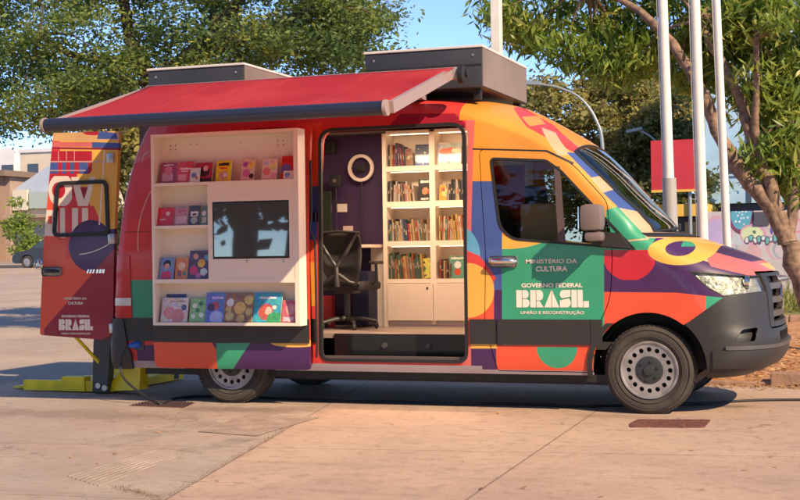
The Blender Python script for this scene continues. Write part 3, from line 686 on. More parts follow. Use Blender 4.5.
# ---- awning
aw = MB().box(-4.42,-1.50,-.075,.03,2.72,2.82,.02).box(-4.1,-4.0,.0,.30,2.60,2.74).box(-2.0,-1.9,.0,.30,2.60,2.74).build('awning', mat('cassette_grey', (.30,.24,.24), .4), van, smooth=40)
fm = bpy.data.materials.new('red_awning_cloth'); fm.use_nodes = True; n = fm.node_tree.nodes; l = fm.node_tree.links
b = n['Principled BSDF']; b.inputs['Base Color'].default_value = (.52,.035,.05,1); b.inputs['Roughness'].default_value = .6
tc = n.new('ShaderNodeTexCoord'); nz = n.new('ShaderNodeTexNoise'); nz.inputs['Scale'].default_value = 1.1; nz.inputs['Detail'].default_value = 4; l.new(tc.outputs['Object'], nz.inputs['Vector'])
cr = n.new('ShaderNodeValToRGB'); cr.color_ramp.elements[0].position = .35; cr.color_ramp.elements[0].color = (.46,.03,.045,1); cr.color_ramp.elements[1].position = .68; cr.color_ramp.elements[1].color = (.62,.075,.075,1)
l.new(nz.outputs['Fac'], cr.inputs[0]); l.new(cr.outputs[0], b.inputs['Base Color'])
n2 = n.new('ShaderNodeTexNoise'); n2.inputs['Scale'].default_value = 3; n2.inputs['Detail'].default_value = 5; mp = n.new('ShaderNodeMapping'); mp.inputs['Scale'].default_value = (3,.6,1); l.new(tc.outputs['Object'], mp.inputs[0]); l.new(mp.outputs[0], n2.inputs['Vector'])
bp = n.new('ShaderNodeBump'); bp.inputs['Strength'].default_value = .6; bp.inputs['Distance'].default_value = .02; l.new(n2.outputs['Fac'], bp.inputs['Height']); l.new(bp.outputs[0], b.inputs['Normal'])
t = n.new('ShaderNodeBsdfTranslucent'); t.inputs[0].default_value = (.85,.10,.07,1); mx = n.new('ShaderNodeMixShader'); mx.inputs[0].default_value = .5
l.new(b.outputs[0], mx.inputs[1]); l.new(t.outputs[0], mx.inputs[2]); l.new(mx.outputs[0], n['Material Output'].inputs['Surface'])
q = MB(); NX, NY = 30, 14
for i in range(NX+1):
    for j in range(NY+1):
        u, v_ = i/NX, j/NY; x = -4.38+2.84*u; y = -.06-1.44*v_
        x += v_*(-.06*(1-u)-.06*u)
        q.v.append((x, y, 2.815-.43*v_-.035*math.sin(math.pi*v_)*(.4+.6*math.sin(math.pi*u))))
for i in range(NX):
    for j in range(NY): a = i*(NY+1)+j; q.f.append((a, a+NY+1, a+NY+2, a+1))
cl = q.build('canopy', fm, aw, smooth=180)
for u in (.24,.49,.75):
    x = -4.38+2.84*u; MB().tube([(x-.06*v_/12, -.06-1.44*v_/12, 2.815-.43*v_/12-.035*math.sin(math.pi*v_/12)*(.4+.6*math.sin(math.pi*u))+.003) for v_ in range(13)], .0045, 5).build('seam', mat('seam_red', (.34,.02,.03), .7), cl)
sm_ = cl.modifiers.new('s', 'SOLIDIFY'); sm_.thickness = .003
navy = mat('navy_bar', (.018,.022,.045), .3, coat=.3)
q = MB().tube([(-4.46,-1.55,2.345),(-1.60,-1.55,2.345)], .052, 20).box(-4.45,-1.61,-1.53,-1.49,2.36,2.40)
fb = q.build('front_bar', navy, aw, smooth=50)
MB().lathe([(.0,-1.585),(.058,-1.585),(.06,-1.60),(.06,-1.612),(.0,-1.612)], (0,-1.55,2.345), 'x', 20).build('end_cap', mat('arm_rose', (.34,.24,.22), .4), fb, smooth=40)
MB().lathe([(.0,-4.475),(.058,-4.475),(.06,-4.46),(.06,-4.45),(.0,-4.45)], (0,-1.55,2.345), 'x', 20).build('end_cap', mat('arm_rose', (.34,.24,.22), .4), fb, smooth=40)
for x in (-1.60, -4.42):
    q = MB().obox(((x+.03),-.80,2.555), (.018,0,0), (0,.72,.205), (0,-.012,.042))
    q.build('arm', MATS['arm_rose'], aw)
q = MB().lathe([(.0,-1.455),(.05,-1.455),(.075,-1.47),(.075,-1.51),(.0,-1.51)], (0,-.02,2.76), 'x', 20).lathe([(.0,-1.435),(.035,-1.435),(.035,-1.46)], (0,-.02,2.77), 'x', 14)
q.build('gear_box', rubber, aw, smooth=40)
# ---- roof units
for x0, x1, y0, y1, zt in ((-2.43,-1.385,.22,1.72,3.03),(-4.57,-3.60,.25,1.72,3.015)):
    u = MB().box(x0, x1, y0, y1, 2.68, zt-.02, .012).build('roof_unit', mat('roof_unit_grey', (.035,.036,.045), .5, noise=(3,.2)), van, smooth=30)
    MB().box(x1+.0005, x1+.006, y0+.01, y1-.01, 2.69, zt-.022).build('end_panel', mat('tan_end_panel', (.22,.165,.14), .5, noise=(2,.2)), u)
    MB().box(x0-.01, x1+.01, y0-.01, y1+.01, zt-.018, zt+.004, .006).build('lid', mat('pale_lid', (.62,.58,.55), .4), u)
    for a in (x0+.05, x1-.1):
        for b_ in (y0+.08, y1-.12): MB().box(a, a+.06, b_, b_+.06, 2.59, 2.68).build('bracket', rubber, u)
    for a in (x0+.08, x1-.08):
        for b_ in (y0-.0015,): MB().lathe([(.0,b_-.004),(.010,b_-.004),(.012,b_)], (a,0,zt-.08), 'y', 8).build('screw', alu, u)
    MB().box(x0+.004,x1-.004,y0-.0035,y0-.0005,zt-.17,zt-.155).build('seam', rubber, u)

# ---- open rear door, standing straight out behind the van and facing the camera
RD = rounded([(-5.437,2.450),(-4.742,2.438),(-4.769,1.996),(-4.809,1.454),(-4.832,0.612),(-4.927,0.548),(-5.607,0.588),(-5.591,0.912),(-5.550,1.466)], [.02,.02,.3,.3,.08,.05,.03,.1,.1])
def P2(l_): return ('p', l_)
cream = (.72,.58,.47)
rd_g = [
 (C_YE, [P2([(-5.363,2.382),(-4.681,2.354),(-4.750,1.254),(-5.381,1.261)])]),
 ((.62,.34,.14), [P2([(-5.521,2.573),(-4.678,2.535),(-4.681,2.345),(-5.524,2.380)])]),
 (C_RED2, [('e', -4.99, 2.445, .13, .035)]),
 (C_BL, [P2([(-4.950,2.447),(-4.773,2.421),(-4.753,2.366),(-4.972,2.375)])]),
 (C_PINK, [P2([(-5.525,2.370),(-5.025,2.350),(-5.025,2.305),(-5.525,2.324)])]),
 (C_BL, [P2([(-5.025,2.350),(-4.733,2.329),(-4.734,2.275),(-5.025,2.295)])]),
 (C_DR, [P2([(-5.525,2.324),(-4.734,2.284),(-4.734,2.266),(-5.526,2.306)])]),
 (C_RED2, [P2([(-5.526,2.287),(-5.184,2.274),(-5.191,1.844),(-5.533,1.853)])]),
 (C_RED2, [('c', -5.17, 2.18, .165), P2([(-5.237,2.276),(-5.026,2.268),(-5.029,2.059),(-5.240,2.066)])]),
 (C_BL, [P2([(-5.495,2.180),(-5.069,2.165),(-5.071,2.065),(-5.497,2.079)]), ('-p', [(-5.387,2.199),(-5.345,2.198),(-5.347,2.060),(-5.390,2.061)]), ('-p', [(-5.302,2.196),(-5.259,2.195),(-5.262,2.057),(-5.304,2.058)]), ('-p', [(-5.217,2.193),(-5.164,2.191),(-5.166,2.054),(-5.219,2.056)])]),
 ((.55,.3,.25), [P2([(-5.473,2.193),(-4.881,2.172),(-4.881,2.160),(-5.474,2.181)])]),
 ((.55,.3,.25), [P2([(-5.475,2.110),(-5.092,2.097),(-5.092,2.088),(-5.475,2.101)])]),
 ((.55,.3,.25), [P2([(-5.386,2.282),(-5.378,2.282),(-5.379,2.180),(-5.388,2.181)])]),
 ((.55,.3,.25), [P2([(-5.301,2.279),(-5.292,2.278),(-5.294,2.177),(-5.302,2.178)])]),
 ((.55,.3,.25), [P2([(-5.216,2.275),(-5.207,2.275),(-5.209,2.174),(-5.217,2.175)])]),
 (C_OR2, [P2([(-5.630,1.875),(-5.159,1.862),(-5.041,1.275),(-5.053,0.501),(-5.651,0.495)])]),
 (C_RED, [P2([(-5.307,1.866),(-5.095,1.860),(-4.892,1.455),(-5.316,1.279)])]),
 (cream, [('e', -5.36, 1.92, .135, .155), P2([(-5.519,2.056),(-5.241,2.047),(-5.246,1.718),(-5.524,1.724)])]),
 (C_RED2, [('e', -5.385, 1.92, .07, .075)]),
 (cream, [P2([(-5.251,2.038),(-5.166,2.036),(-5.097,1.769),(-5.181,1.771)])]),
 (cream, [P2([(-5.050,2.032),(-4.998,2.030),(-5.076,1.768),(-5.139,1.770)])]),
 (C_DR, [P2([(-5.157,1.944),(-5.073,1.942),(-5.117,1.824)])]),
 (cream, [P2([(-5.567,1.743),(-5.395,1.739),(-5.398,1.500),(-5.549,1.503)]), ('-p', [(-5.503,1.687),(-5.460,1.686),(-5.461,1.612),(-5.504,1.613)])]),
 (C_RED, [P2([(-5.394,1.776),(-5.202,1.771),(-5.207,1.460),(-5.399,1.463)])]),
 (cream, [P2([(-5.373,1.757),(-5.320,1.756),(-5.324,1.481),(-5.377,1.482)])]),
 (cream, [P2([(-5.245,1.754),(-5.065,1.750),(-5.069,1.495),(-5.123,1.432),(-5.250,1.434)]), ('-p', [(-5.181,1.771),(-5.139,1.770),(-5.143,1.532),(-5.185,1.533)])]),
 (C_RED, [P2([(-5.076,1.768),(-5.013,1.767),(-4.871,1.455),(-5.080,1.458)])]),
 (C_PU, [('c', -5.05, 1.405, .235)]),
 (C_PU, [P2([(-5.079,1.531),(-4.745,1.561),(-4.750,1.254),(-5.115,1.258)])]),
 (C_DR, [P2([(-4.694,1.488),(-4.710,0.459),(-5.555,0.450),(-5.562,0.644)])]),
 (cream, [('e', -5.25, 1.75, .62, .43), ('-e', -5.25, 1.75, .612, .422), P2([(-5.539,1.466),(-5.112,1.459),(-4.713,2.265),(-4.729,1.254),(-5.542,1.263)])]),
 (cream, [P2([(-4.900,2.272),(-4.890,2.272),(-4.952,1.593),(-4.968,1.593)])]),
]
rdm = painted('vinyl_wrap_rear', C_RED, rd_g, off=OFFV)
rd = MB().prism(RD, .02, .065).build('rear_door', rdm, van)
fr_o = rounded([(-5.401,1.997),(-4.863,1.999),(-4.850,1.500),(-5.452,1.492)], .07)
ringmb(fr_o, .035, .004, .03).build('window_frame', rubber, rd, smooth=40)
MB().box(-5.57,-5.36,.006,.03,1.13,1.215,.03).build('handle_recess', steel, rd, smooth=40)
MB().tube([(-5.55,.0,1.175),(-5.52,-.02,1.18),(-5.43,-.022,1.18),(-5.38,.0,1.175)], [.01,.018,.018,.01], 8).build('handle', blackgloss, rd, smooth=60)
q = MB().lathe([(.040,.0),(.047,.005),(.047,.02),(.040,.02)], (-5.605,0,1.24), 'y', 28, closed=True)
for k in range(3):
    th = math.pi/2+k*2*math.pi/3; q.prism([(-5.605+.043*math.cos(th), 1.24+.043*math.sin(th)), (-5.605+.009*math.cos(th+1.05), 1.24+.009*math.sin(th+1.05)), (-5.605+.009*math.cos(th-1.05), 1.24+.009*math.sin(th-1.05))], .002, .02)
q.build('emblem', chrome, rd, smooth=40)
q = MB()
for k in range(3): q.prism([(-5.10+k*.03,1.155),(-5.082+k*.03,1.155),(-5.068+k*.03,1.19),(-5.086+k*.03,1.19)], .016, .021)
for k in range(3): q.prism([(-5.0+k*.032,1.155),(-4.978+k*.032,1.155),(-4.970+k*.032,1.19),(-4.992+k*.032,1.19)], .016, .021)
q.build('badge', chrome, rd)
for z in (.66,1.47,2.2): MB().box(-4.86,-4.79,-.005,.05,z-.05,z+.04,.01).build('hinge', alu, rd, smooth=40)

# ---- lettering
ink = mat('white_lettering', (.80,.66,.56), .5)
def brasil(x0, x1, z0, z1, y, parent):
    """heavy block lettering BRASIL built from shapes on a 0..1 cell per letter"""
    q = MB(); W = x1-x0; H = z1-z0; wd = [.185,.185,.205,.15,.075,.15]; gap = (1-sum(wd))/5; cx = 0
    def arc(cx_, cz_, rx, rz, a0, a1, n_=8): return [(cx_+rx*math.cos(R(a0+(a1-a0)*k/n_)), cz_+rz*math.sin(R(a0+(a1-a0)*k/n_))) for k in range(n_+1)]
    L = {
     'B': [[(0,0),(.42,0),(.42,1),(0,1)], [(.47,.52)]+[(.47,1),(.72,1)]+arc(.72,.76,.22,.24,90,-90)+[(.72,.52)], [(.47,0),(.74,0)]+arc(.74,.24,.26,.24,-90,90)+[(.47,.48)]],
     'R': [[(0,0),(.42,0),(.42,1),(0,1)], [(.47,1),(.74,1)]+arc(.72,.70,.26,.30,90,-90)+[(.47,.40)], [(.47,.36),(.70,.36),(1,0),(.47,0)]],
     'A': [[(.0,0),(.48,0),(.48,1)], [(.52,1),(1,0),(.52,0)]],
     'S': [[(.98,1),(.40,1)]+arc(.36,.74,.36,.26,90,200)+[(.2,.52),(.98,.62)], [(0,0),(.62,0)]+arc(.64,.26,.36,.26,-90,20)+[(.85,.52),(0,.40)]],
     'I': [[(0,0),(1,0),(1,1),(0,1)]],
     'L': [[(0,0),(.45,0),(.45,1),(0,1)], [(.5,0),(1,0),(1,.36),(.5,.36)]]}
    for ch, w_ in zip('BRASIL', wd):
        for poly in L[ch]: q.prism([(x0+(cx+p[0]*w_)*W, z0+p[1]*H) for p in poly], y-.002, y)
        cx += w_+gap
    return q.build('lettering', ink, parent)
Y_ = -.0015
brasil(-1.06,-.465,.845,.985,Y_,door)
text_obj('MINISTÉRIO DA', 'lettering', .042, .42, -.765, 1.20, Y_, ink, door, .012)
text_obj('CULTURA', 'lettering', .042, .26, -.765, 1.135, Y_, ink, door, .03)
text_obj('GOVERNO FEDERAL', 'lettering', .036, .50, -.765, 1.005, Y_, ink, door, .03)
text_obj('UNIÃO E RECONSTRUÇÃO', 'lettering', .036, .52, -.765, .785, Y_, ink, door, .012)
YR = .0185
brasil(-5.40,-5.04,.635,.735,YR,rd)
text_obj('MINISTÉRIO DA', 'lettering', .026, .24, -5.22, .915, YR, ink, rd, .015)
text_obj('CULTURA', 'lettering', .026, .16, -5.22, .87, YR, ink, rd, .02)
text_obj('GOVERNO FEDERAL', 'lettering', .022, .30, -5.22, .752, YR, ink, rd, .03)
text_obj('UNIÃO E RECONSTRUÇÃO', 'lettering', .024, .31, -5.22, .592, YR, ink, rd, .015)

# ---- wheelchair lift at the tail
yel = mat('yellow_lift_paint', (.95,.66,.012), .45, noise=(6,.2), bump=(25,.2))
dk = mat('lift_dark_steel', (.05,.05,.058), .45)
lf = MB().prism([(.49,.0),(.60,.0),(.60,.86),(.49,.86),(.44,.40)], -5.30, -5.14, 0)
lf = MB().prism([(-5.36,.02),(-5.20,.02),(-5.16,.45),(-5.00,.90),(-5.20,.90),(-5.34,.5)], .50, .60).build('wheelchair_lift', dk, van)
MB().prism([(-5.36,.02),(-5.20,.02),(-5.16,.45),(-5.00,.90),(-5.20,.90),(-5.34,.5)], 1.80, 1.90).build('arm', dk, lf)
q = MB().add([(-6.42,.75,.012),(-6.38,1.95,.012),(-5.2,1.95,.012),(-5.2,.62,.012),(-6.42,.75,.03),(-6.38,1.95,.03),(-5.2,1.95,.09),(-5.2,.62,.09)], [(3,2,1,0),(4,5,6,7),(0,1,5,4),(1,2,6,5),(2,3,7,6),(3,0,4,7)])
q.box(-6.2,-5.2,.60,.66,.012,.11).box(-6.2,-5.2,1.94,2.0,.012,.11).box(-5.75,-5.5,.58,.70,.012,.15)
q.build('platform', yel, lf)
q = MB().add([(-5.26,.56,.02),(-4.84,.48,.05),(-4.82,.62,.05),(-5.2,.7,.02),(-4.98,.70,.48),(-4.90,.64,.48),(-4.88,.68,.48),(-4.95,.74,.48)], [(0,3,2,1),(4,5,6,7),(0,1,5,4),(1,2,6,5),(2,3,7,6),(3,0,4,7)])
q.build('ramp_flap', yel, lf)
MB().tube([(-5.62,.50,.62),(-5.28,.50,.30)], .018, 8).build('gas_strut', yel, lf)
for p in ((-5.29,.485,.08),(-5.22,.485,.06),(-5.10,.485,.66)): MB().lathe([(.0,.0),(.028,.0),(.028,.03)], p, 'y', 12).build('bolt', alu, lf)
for y in (.9,1.5): MB().tube([(-5.3,y,.3),(-4.9,y,.5)], .03, 8).build('link_bar', dk, lf)

# lining of the cargo room and step-side details
lin = panel(-.038, -.046, [(bx(-4.80,-1.42,-.2,2.2,.60,2.50), 'INTERSECT'), (pr(shrink(OPEN,-.02), -.3, .5), 'DIFFERENCE'), (bx(-5.2,-4.5,.11,1.0,.60,2.38), 'DIFFERENCE')], 'side_lining', inner_m)
MB().tube([(-2.83,-.065,2.1),(-2.83,-.065,1.62),(-2.845,-.075,1.52),(-2.80,-.06,1.40),(-2.80,-.05,.55),(-2.81,-.04,.42)], .011, 8).build('edge_seal', rubber, van, smooth=60)
MB().box(-2.83,-2.80,-.03,.02,1.58,1.66,.006).build('latch', blackgloss, van)
# side panel creases of the rear quarter: raised frame lines
for zz in (1.52,): panel(.002, -.006, [(bx(-4.70,-4.34,-.3,.3,zz,zz+.006), 'INTERSECT')], 'swage_line', mat('crease_dark', (.2,.02,.02), .5))
panel(.0015, -.006, [(pr([(-1.434,2.158),(-0.805,2.118),(-0.585,2.009),(-0.594,1.994),(-0.813,2.106),(-1.434,2.146)], -.3, .2), 'INTERSECT')], 'roof_joint', rubber)

# ------------------------------------------------------------------ outside book display hung on the sliding door
def cover(name, base, shapes): return painted(name, base, shapes, axes=(0,2), rough=.3, coat=.6, distort=.018, speck=.3)
DS = (-3.555,-.20,.71)
ds = empty('display_shelf', DS, 'cream display shelf on the slid back door, face out books around a screen', 'shelf')
x0, x1, yf, yb, z0, z1 = -4.25, -2.855, -.275, -.125, .70, 2.36
B = .026
MB().box(x0, x1, yb-.012, yb, z0, z1).build('back_panel', white_board, ds)
MB().box(x0, x0+B, yf, yb-.012, z0, z1).build('side_panel', white_board, ds)
MB().box(x1-B-.015, x1, yf, yb-.012, z0, z1).build('side_panel', white_board, ds)
def board(a, b, z, t=B, nm='shelf'): MB().box(a, b, yf+.001, yb-.012, z-t, z).build(nm, white_board, ds)
board(x0+B, x1-B-.015, z1, nm='top_panel'); board(x0+B, x1-B-.015, z0+B, nm='bottom_panel')
board(x0+B, x1-B-.015, 1.935); board(x0+B, -3.705, 1.565); board(x0+B, x1-B-.015, 1.10, .035)
MB().box(-3.705,-3.68,yf+.002,yb-.012,1.10,1.909).build('divider', white_board, ds)
sf = MB().box(-3.68,x1-B-.015,yf+.004,yf+.03,1.10,1.27).box(-3.68,x1-B-.015,yf+.004,yf+.03,1.76,1.909).box(-3.68,-3.665,yf+.004,yf+.03,1.27,1.76).box(-2.945,x1-B-.015,yf+.004,yf+.03,1.27,1.76)
sf.build('screen_surround', white_board, ds)
q = MB()
for px_, n_ in ((-4.13,2),(-4.08,2),(-3.93,1),(-3.87,1),(-3.45,1),(-3.10,2),(-3.05,2)):
    for k in range(n_): MB().lathe([(.0,yb-.0135),(.006,yb-.0135),(.006,yb-.011)], (px_,0,2.27-k*.035), 'y', 8).build('screw_hole', mat('screw_brown', (.12,.07,.05), .5), ds)
for p in (-3.34,-3.0): MB().box(p-.006,p+.006,yf-.004,yf+.004,1.235,1.262).build('hook', alu, ds)
tv = empty('flat_screen', (-3.305,-.26,1.28), 'dark switched off flat screen set in the cream display shelf', 'screen')
MB().box(-3.664,-2.946,-.262,-.225,1.272,1.758,.004).build('casing', blackgloss, tv, smooth=40)
MB().box(-3.652,-2.958,-.2635,-.2622,1.29,1.748).build('panel', mat('screen_glass', (.22,.23,.22), .02, .7), tv)

BK = {}
def face_book(px0, px1, zb, h, c, shapes, label, group, yface=-.235, lean=.22, name='book', thick=.012, zrot=0):
    """a book standing face out and leaning back; shapes in its own 0..1 width by height"""
    W = px1-px0; cx = (px0+px1)/2
    sh = []
    for cc, pr_ in shapes:
        o = []
        for p in pr_:
            if p[0].lstrip('-') == 'c': o.append((('-' if p[0][0] == '-' else '')+'e', (p[1]-.5)*W, p[2]*h, p[3]*W, p[3]*W))
            elif p[0].lstrip('-') == 'e': o.append((p[0], (p[1]-.5)*W, p[2]*h, p[3]*W, p[4]*h))
            else: o.append((p[0], [((a-.5)*W, b*h) for a, b in p[1]]))
        sh.append((cc, o))
    k = len(BK); BK[k] = 1
    M_ = cover('book_cover_%d' % k, c, sh)
    me = tmp(*(lambda q: (q.v, q.f))(MB().box(-W/2, W/2, 0, thick, 0, h)))
    o = link(name, me, M_); o.location = (cx, yface, zb); o.rotation_euler = (-lean, zrot, 0)
    pg = link('pages', tmp(*(lambda q: (q.v, q.f))(MB().box(-W/2+.004, W/2+.0008, .002, thick-.002, .003, h+.0008))), mat('book_pages', (.7,.64,.55), .8)); pg.parent = o
    tag(o, label, 'book', group)
    return o
def rect(a, b, c, d): return ('p', [(a, b), (c, b), (c, d), (a, d)])
W_ = (.72,.66,.62); K_ = (.02,.02,.03)
G1 = 'books on the outside display shelf'
def X(px, y=-.235, py=200): return None
rows = [
 # px0, px1, pytop, pybottom row, colour, shapes, label
 (160,176,162,'a',(.35,.03,.08),[((.55,.25,.3),[rect(.15,.1,.8,.5)]),((.6,.15,.2),[('c',.5,.62,.25)]),((.7,.5,.5),[rect(.2,.85,.8,.92)])],'dark crimson book with a pink figure, leftmost on the top display shelf'),
 (177,193,161,'a',(.62,.06,.10),[(W_,[rect(.15,.62,.85,.70)]),(W_,[rect(.25,.52,.7,.57)]),((.75,.3,.3),[rect(.1,.1,.6,.4)])],'bright rose red book with pale lettering, second from left on top display shelf'),
 (195,212,162,'a',(.42,.03,.07),[(K_,[('c',.55,.55,.3)]),((.7,.35,.3),[('c',.6,.7,.15)]),(K_,[rect(0,0,1,.2)])],'tilted maroon and black book behind the small pale one'),
 (216,231,160,'a',(.75,.55,.02),[(K_,[rect(.15,.75,.85,.9)]),((.6,.1,.05),[rect(.2,.6,.7,.68)]),((.55,.3,.2),[('c',.5,.28,.3)]),(W_,[('c',.6,.3,.12)])],'yellow book with dark title bar on the top display shelf'),
 (241,254,158,'a',(.68,.42,.34),[((.35,.08,.3),[('c',.3,.75,.2)]),((.75,.5,.1),[('c',.75,.7,.22)]),(K_,[('c',.8,.2,.18)]),((.6,.15,.35),[('c',.4,.35,.28)])],'pink cream book with purple and yellow spots on top display shelf'),
 (262,277,158,'a',(.72,.52,.42),[((.6,.6,.2),[('c',.7,.6,.2)]),((.7,.2,.2),[('c',.3,.4,.25)]),((.7,.3,.4),[('c',.8,.2,.2)]),((.4,.45,.6),[('c',.25,.8,.15)])],'pale cream book with soft pink blotches on top display shelf'),
 (281,297,155,'a',(.55,.03,.03),[((.1,.12,.35),[('c',.3,.45,.3)]),((.3,.02,.03),[rect(.8,.3,1,1)]),((.75,.6,.6),[rect(.5,0,1,.3)])],'red book with dark blue shape, rightmost on the top display shelf'),
 (156,173,207,'b',(.60,.03,.05),[((.7,.4,.4),[rect(.2,.3,.5,.4)]),((.75,.5,.45),[('c',.65,.65,.12)])],'plain scarlet book, leftmost on the second display shelf'),
 (174,187,207,'b',(.50,.22,.25),[((.62,.40,.42),[rect(.1,.1,.9,.5)]),((.4,.1,.15),[rect(.2,.75,.8,.85)])],'dusty pink book beside the plain scarlet one'),
 (188,199,205,'b',(.07,.07,.08),[(W_,[rect(.15,.45,.85,.7)]),((.4,.4,.35),[('c',.5,.25,.3)]),(K_,[rect(.3,.5,.7,.6)])],'black and white book on the second display shelf'),
 (200,207.5,205,'b',(.12,.22,.16),[(W_,[('c',.4,.6,.3)]),((.5,.5,.4),[rect(.2,.1,.8,.4)])],'narrow dark green book, rightmost on the second display shelf'),
 (158,172,257,'c',(.18,.25,.50),[(K_,[('c',.5,.68,.27)]),((.6,.3,.22),[('c',.5,.58,.2)]),((.6,.05,.12),[rect(.15,0,.85,.35)])],'blue book with a dark haired child in red'),
 (174,186,257,'c',(.66,.22,.06),[((.7,.5,.3),[('c',.5,.6,.3)]),((.3,.1,.15),[rect(.2,.1,.5,.4)]),((.1,.2,.2),[('c',.75,.25,.15)])],'orange book between the blue portrait and the crowded dark cover'),
 (187,207.5,250,'c',(.10,.07,.12),[((.6,.05,.15),[('c',.25,.3,.2)]),((.75,.45,.05),[('c',.6,.55,.18)]),((.55,.3,.2),[('c',.3,.8,.13)]),((.6,.6,.6),[('c',.75,.25,.17)]),((.15,.35,.5),[('c',.85,.75,.13)]),((.5,.15,.35),[('c',.5,.12,.13)])],'tall dark book crowded with bright figures on the third display shelf'),
 (187.5,203,298,'d',(.25,.45,.20),[((.7,.72,.6),[('c',.25,.25,.14)]),((.7,.72,.6),[('c',.75,.3,.14)]),((.7,.72,.6),[('c',.3,.7,.14)]),((.05,.2,.08),[('c',.7,.78,.14)]),((.05,.2,.08),[('c',.5,.5,.13)])],'green book with white dotted pattern on the bottom display shelf'),
 (203,222,292,'d',(.13,.17,.48),[((.55,.08,.08),[('c',.5,.55,.2)]),((.08,.05,.1),[('c',.3,.5,.2)]),((.4,.45,.75),[('c',.6,.15,.35)]),((.6,.5,.7),[rect(.3,.78,.9,.86)])],'blue book with a red haired figure on the bottom display shelf'),
 (222,250,292,'d',(.28,.14,.08),[((.7,.45,.12),[('c',.55,.48,.2)]),((.6,.42,.2),[('c',.2,.2,.15)]),((.62,.40,.15),[('c',.85,.75,.16)]),(W_,[('c',.2,.66,.13)]),((.6,.38,.14),[('c',.6,.12,.14)]),((.6,.4,.15),[('c',.88,.35,.12)]),((.6,.4,.15),[('c',.15,.45,.10)])],'wide brown book with golden discs on the bottom display shelf'),
 (251,279,292,'d',(.05,.32,.42),[((.6,.65,.7),[rect(.2,.78,.8,.86)]),((.5,.10,.08),[('e',.45,.35,.27,.28)]),((.7,.45,.35),[('c',.55,.38,.13)]),((.05,.3,.12),[('e',.8,.1,.3,.25)]),(W_,[('c',.75,.5,.07)])],'large teal book with a red cloaked figure on the bottom display shelf'),
 (280,297,300,'d',(.55,.12,.15),[((.65,.3,.3),[('c',.5,.6,.3)]),((.6,.45,.55),[rect(.1,.05,.7,.25)])],'pink red book lying lower, rightmost on the bottom display shelf'),
]
ZB = {'a':1.937,'b':1.567,'c':1.102,'d':.728}
def mapx(px, pyv=200):
    # x on the plane of the display covers for a column of the photograph (measured once: linear in this short span)
    a = [(-4.290,1.794),(-3.800,1.782),(-3.324,1.769),(-2.860,1.757)]
    t = (px-150)/50.; i = min(int(t), 2); return a[i][0]+(a[i+1][0]-a[i][0])*(t-i)
def mapz(px, py):
    a, b = [(-4.283,2.232),(-4.307,0.656)]; c, d = [(-2.854,2.177),(-2.876,0.665)]
    u = (px-150)/150.; v = (py-150)/180.
    return (a[1]*(1-v)+b[1]*v)*(1-u)+(c[1]*(1-v)+d[1]*v)*u
for p0, p1, pt, rw, c, sh, lb in rows:
    face_book(mapx(p0), mapx(p1), ZB[rw], max(mapz((p0+p1)/2, pt)-ZB[rw], .1), c, sh, lb, G1)
face_book(mapx(161), mapx(181), ZB['d'], .245, (.04,.05,.16), [], 'dark blue book peeping out behind the pale pink figure book', G1, yface=-.205)
face_book(mapx(160), mapx(186), ZB['d'], .215, (.60,.52,.48), [((.65,.25,.25),[('c',.3,.38,.22)]),((.62,.22,.22),[('c',.65,.25,.25)]),((.1,.1,.25),[('c',.85,.6,.1)]),((.5,.25,.25),[rect(.3,.82,.9,.88)])], 'pale book with pink figures, leftmost on the bottom display shelf', G1, yface=-.25)
face_book(mapx(191.5), mapx(201), ZB['a'], .125, (.62,.62,.62), [((.1,.2,.4),[('c',.4,.5,.25)]),((.5,.1,.1),[('c',.7,.3,.15)])], 'small pale book leaning in front of the maroon one', G1, yface=-.262)
face_book(mapx(285), mapx(298), ZB['a'], .07, (.66,.58,.58), [((.15,.25,.5),[('c',.3,.5,.2)])], 'low pale booklet in front of the rightmost red book', G1, yface=-.262)

# ------------------------------------------------------------------ inside: bookcase, books, desk corner
FLZ = .60
bc = empty('bookcase', (-2.09,1.66,FLZ), 'tall cream bookcase with lit shelves inside the van', 'bookcase')
bx0, bx1, by0, by1 = -2.775, -1.41, 1.55, 1.80
def bb(a,b,c,d,nm,y0=by0,y1=by1-.012,m_=None): return MB().box(a,b,y0,y1,c,d).build(nm, m_ or white_board, bc)
MB().box(bx0,bx1,by1-.012,by1,FLZ,2.47).build('back_panel', white_board, bc)
bb(bx0,bx0+.04,FLZ,2.45,'side_panel'); bb(bx1-.03,bx1,FLZ,2.45,'side_panel'); bb(-2.30,-2.245,.62,2.45,'divider')
ZR = [(2.415,2.165),(2.125,1.875),(1.83,1.545),(1.505,1.235)]
ZR = [([(-2.538,2.446),(-2.543,2.083),(-2.548,1.739),(-2.554,1.366)][i][1], [(-2.543,2.131),(-2.548,1.792),(-2.553,1.414),(-2.559,1.051)][i][1]) for i in range(4)]
tops = [2.47]+[r[1] for r in ZR]
bots = [r[0] for r in ZR]+[[(-2.559,1.013)][0][1]]
led = mat('warm_led_strip', (1,.82,.60), .5, emit=1.1)
for i in range(5):
    for a, b in ((bx0+.04,-2.30),(-2.245,bx1-.03)):
        bb(a, b, bots[i], tops[i], 'shelf', by0+.001)
        if i < 4: bb(a+.01, b-.01, bots[i]-.008, bots[i]-.001, 'led_strip', by0+.10, by0+.112, led)
for a, b in ((bx0+.043,-2.275),(-2.270,bx1-.033)):
    d_ = bb(a, b, .655, bots[4]-.004, 'cabinet_door', by0-.016, by0)
    if a < -2.5: MB().lathe([(.0,by0-.022),(.010,by0-.022),(.010,by0-.016)], (-2.33,0,bots[4]-.05), 'y', 12).build('lock', rubber, d_)
bb(bx0+.04, bx1-.03, FLZ, .65, 'plinth', by0+.03)
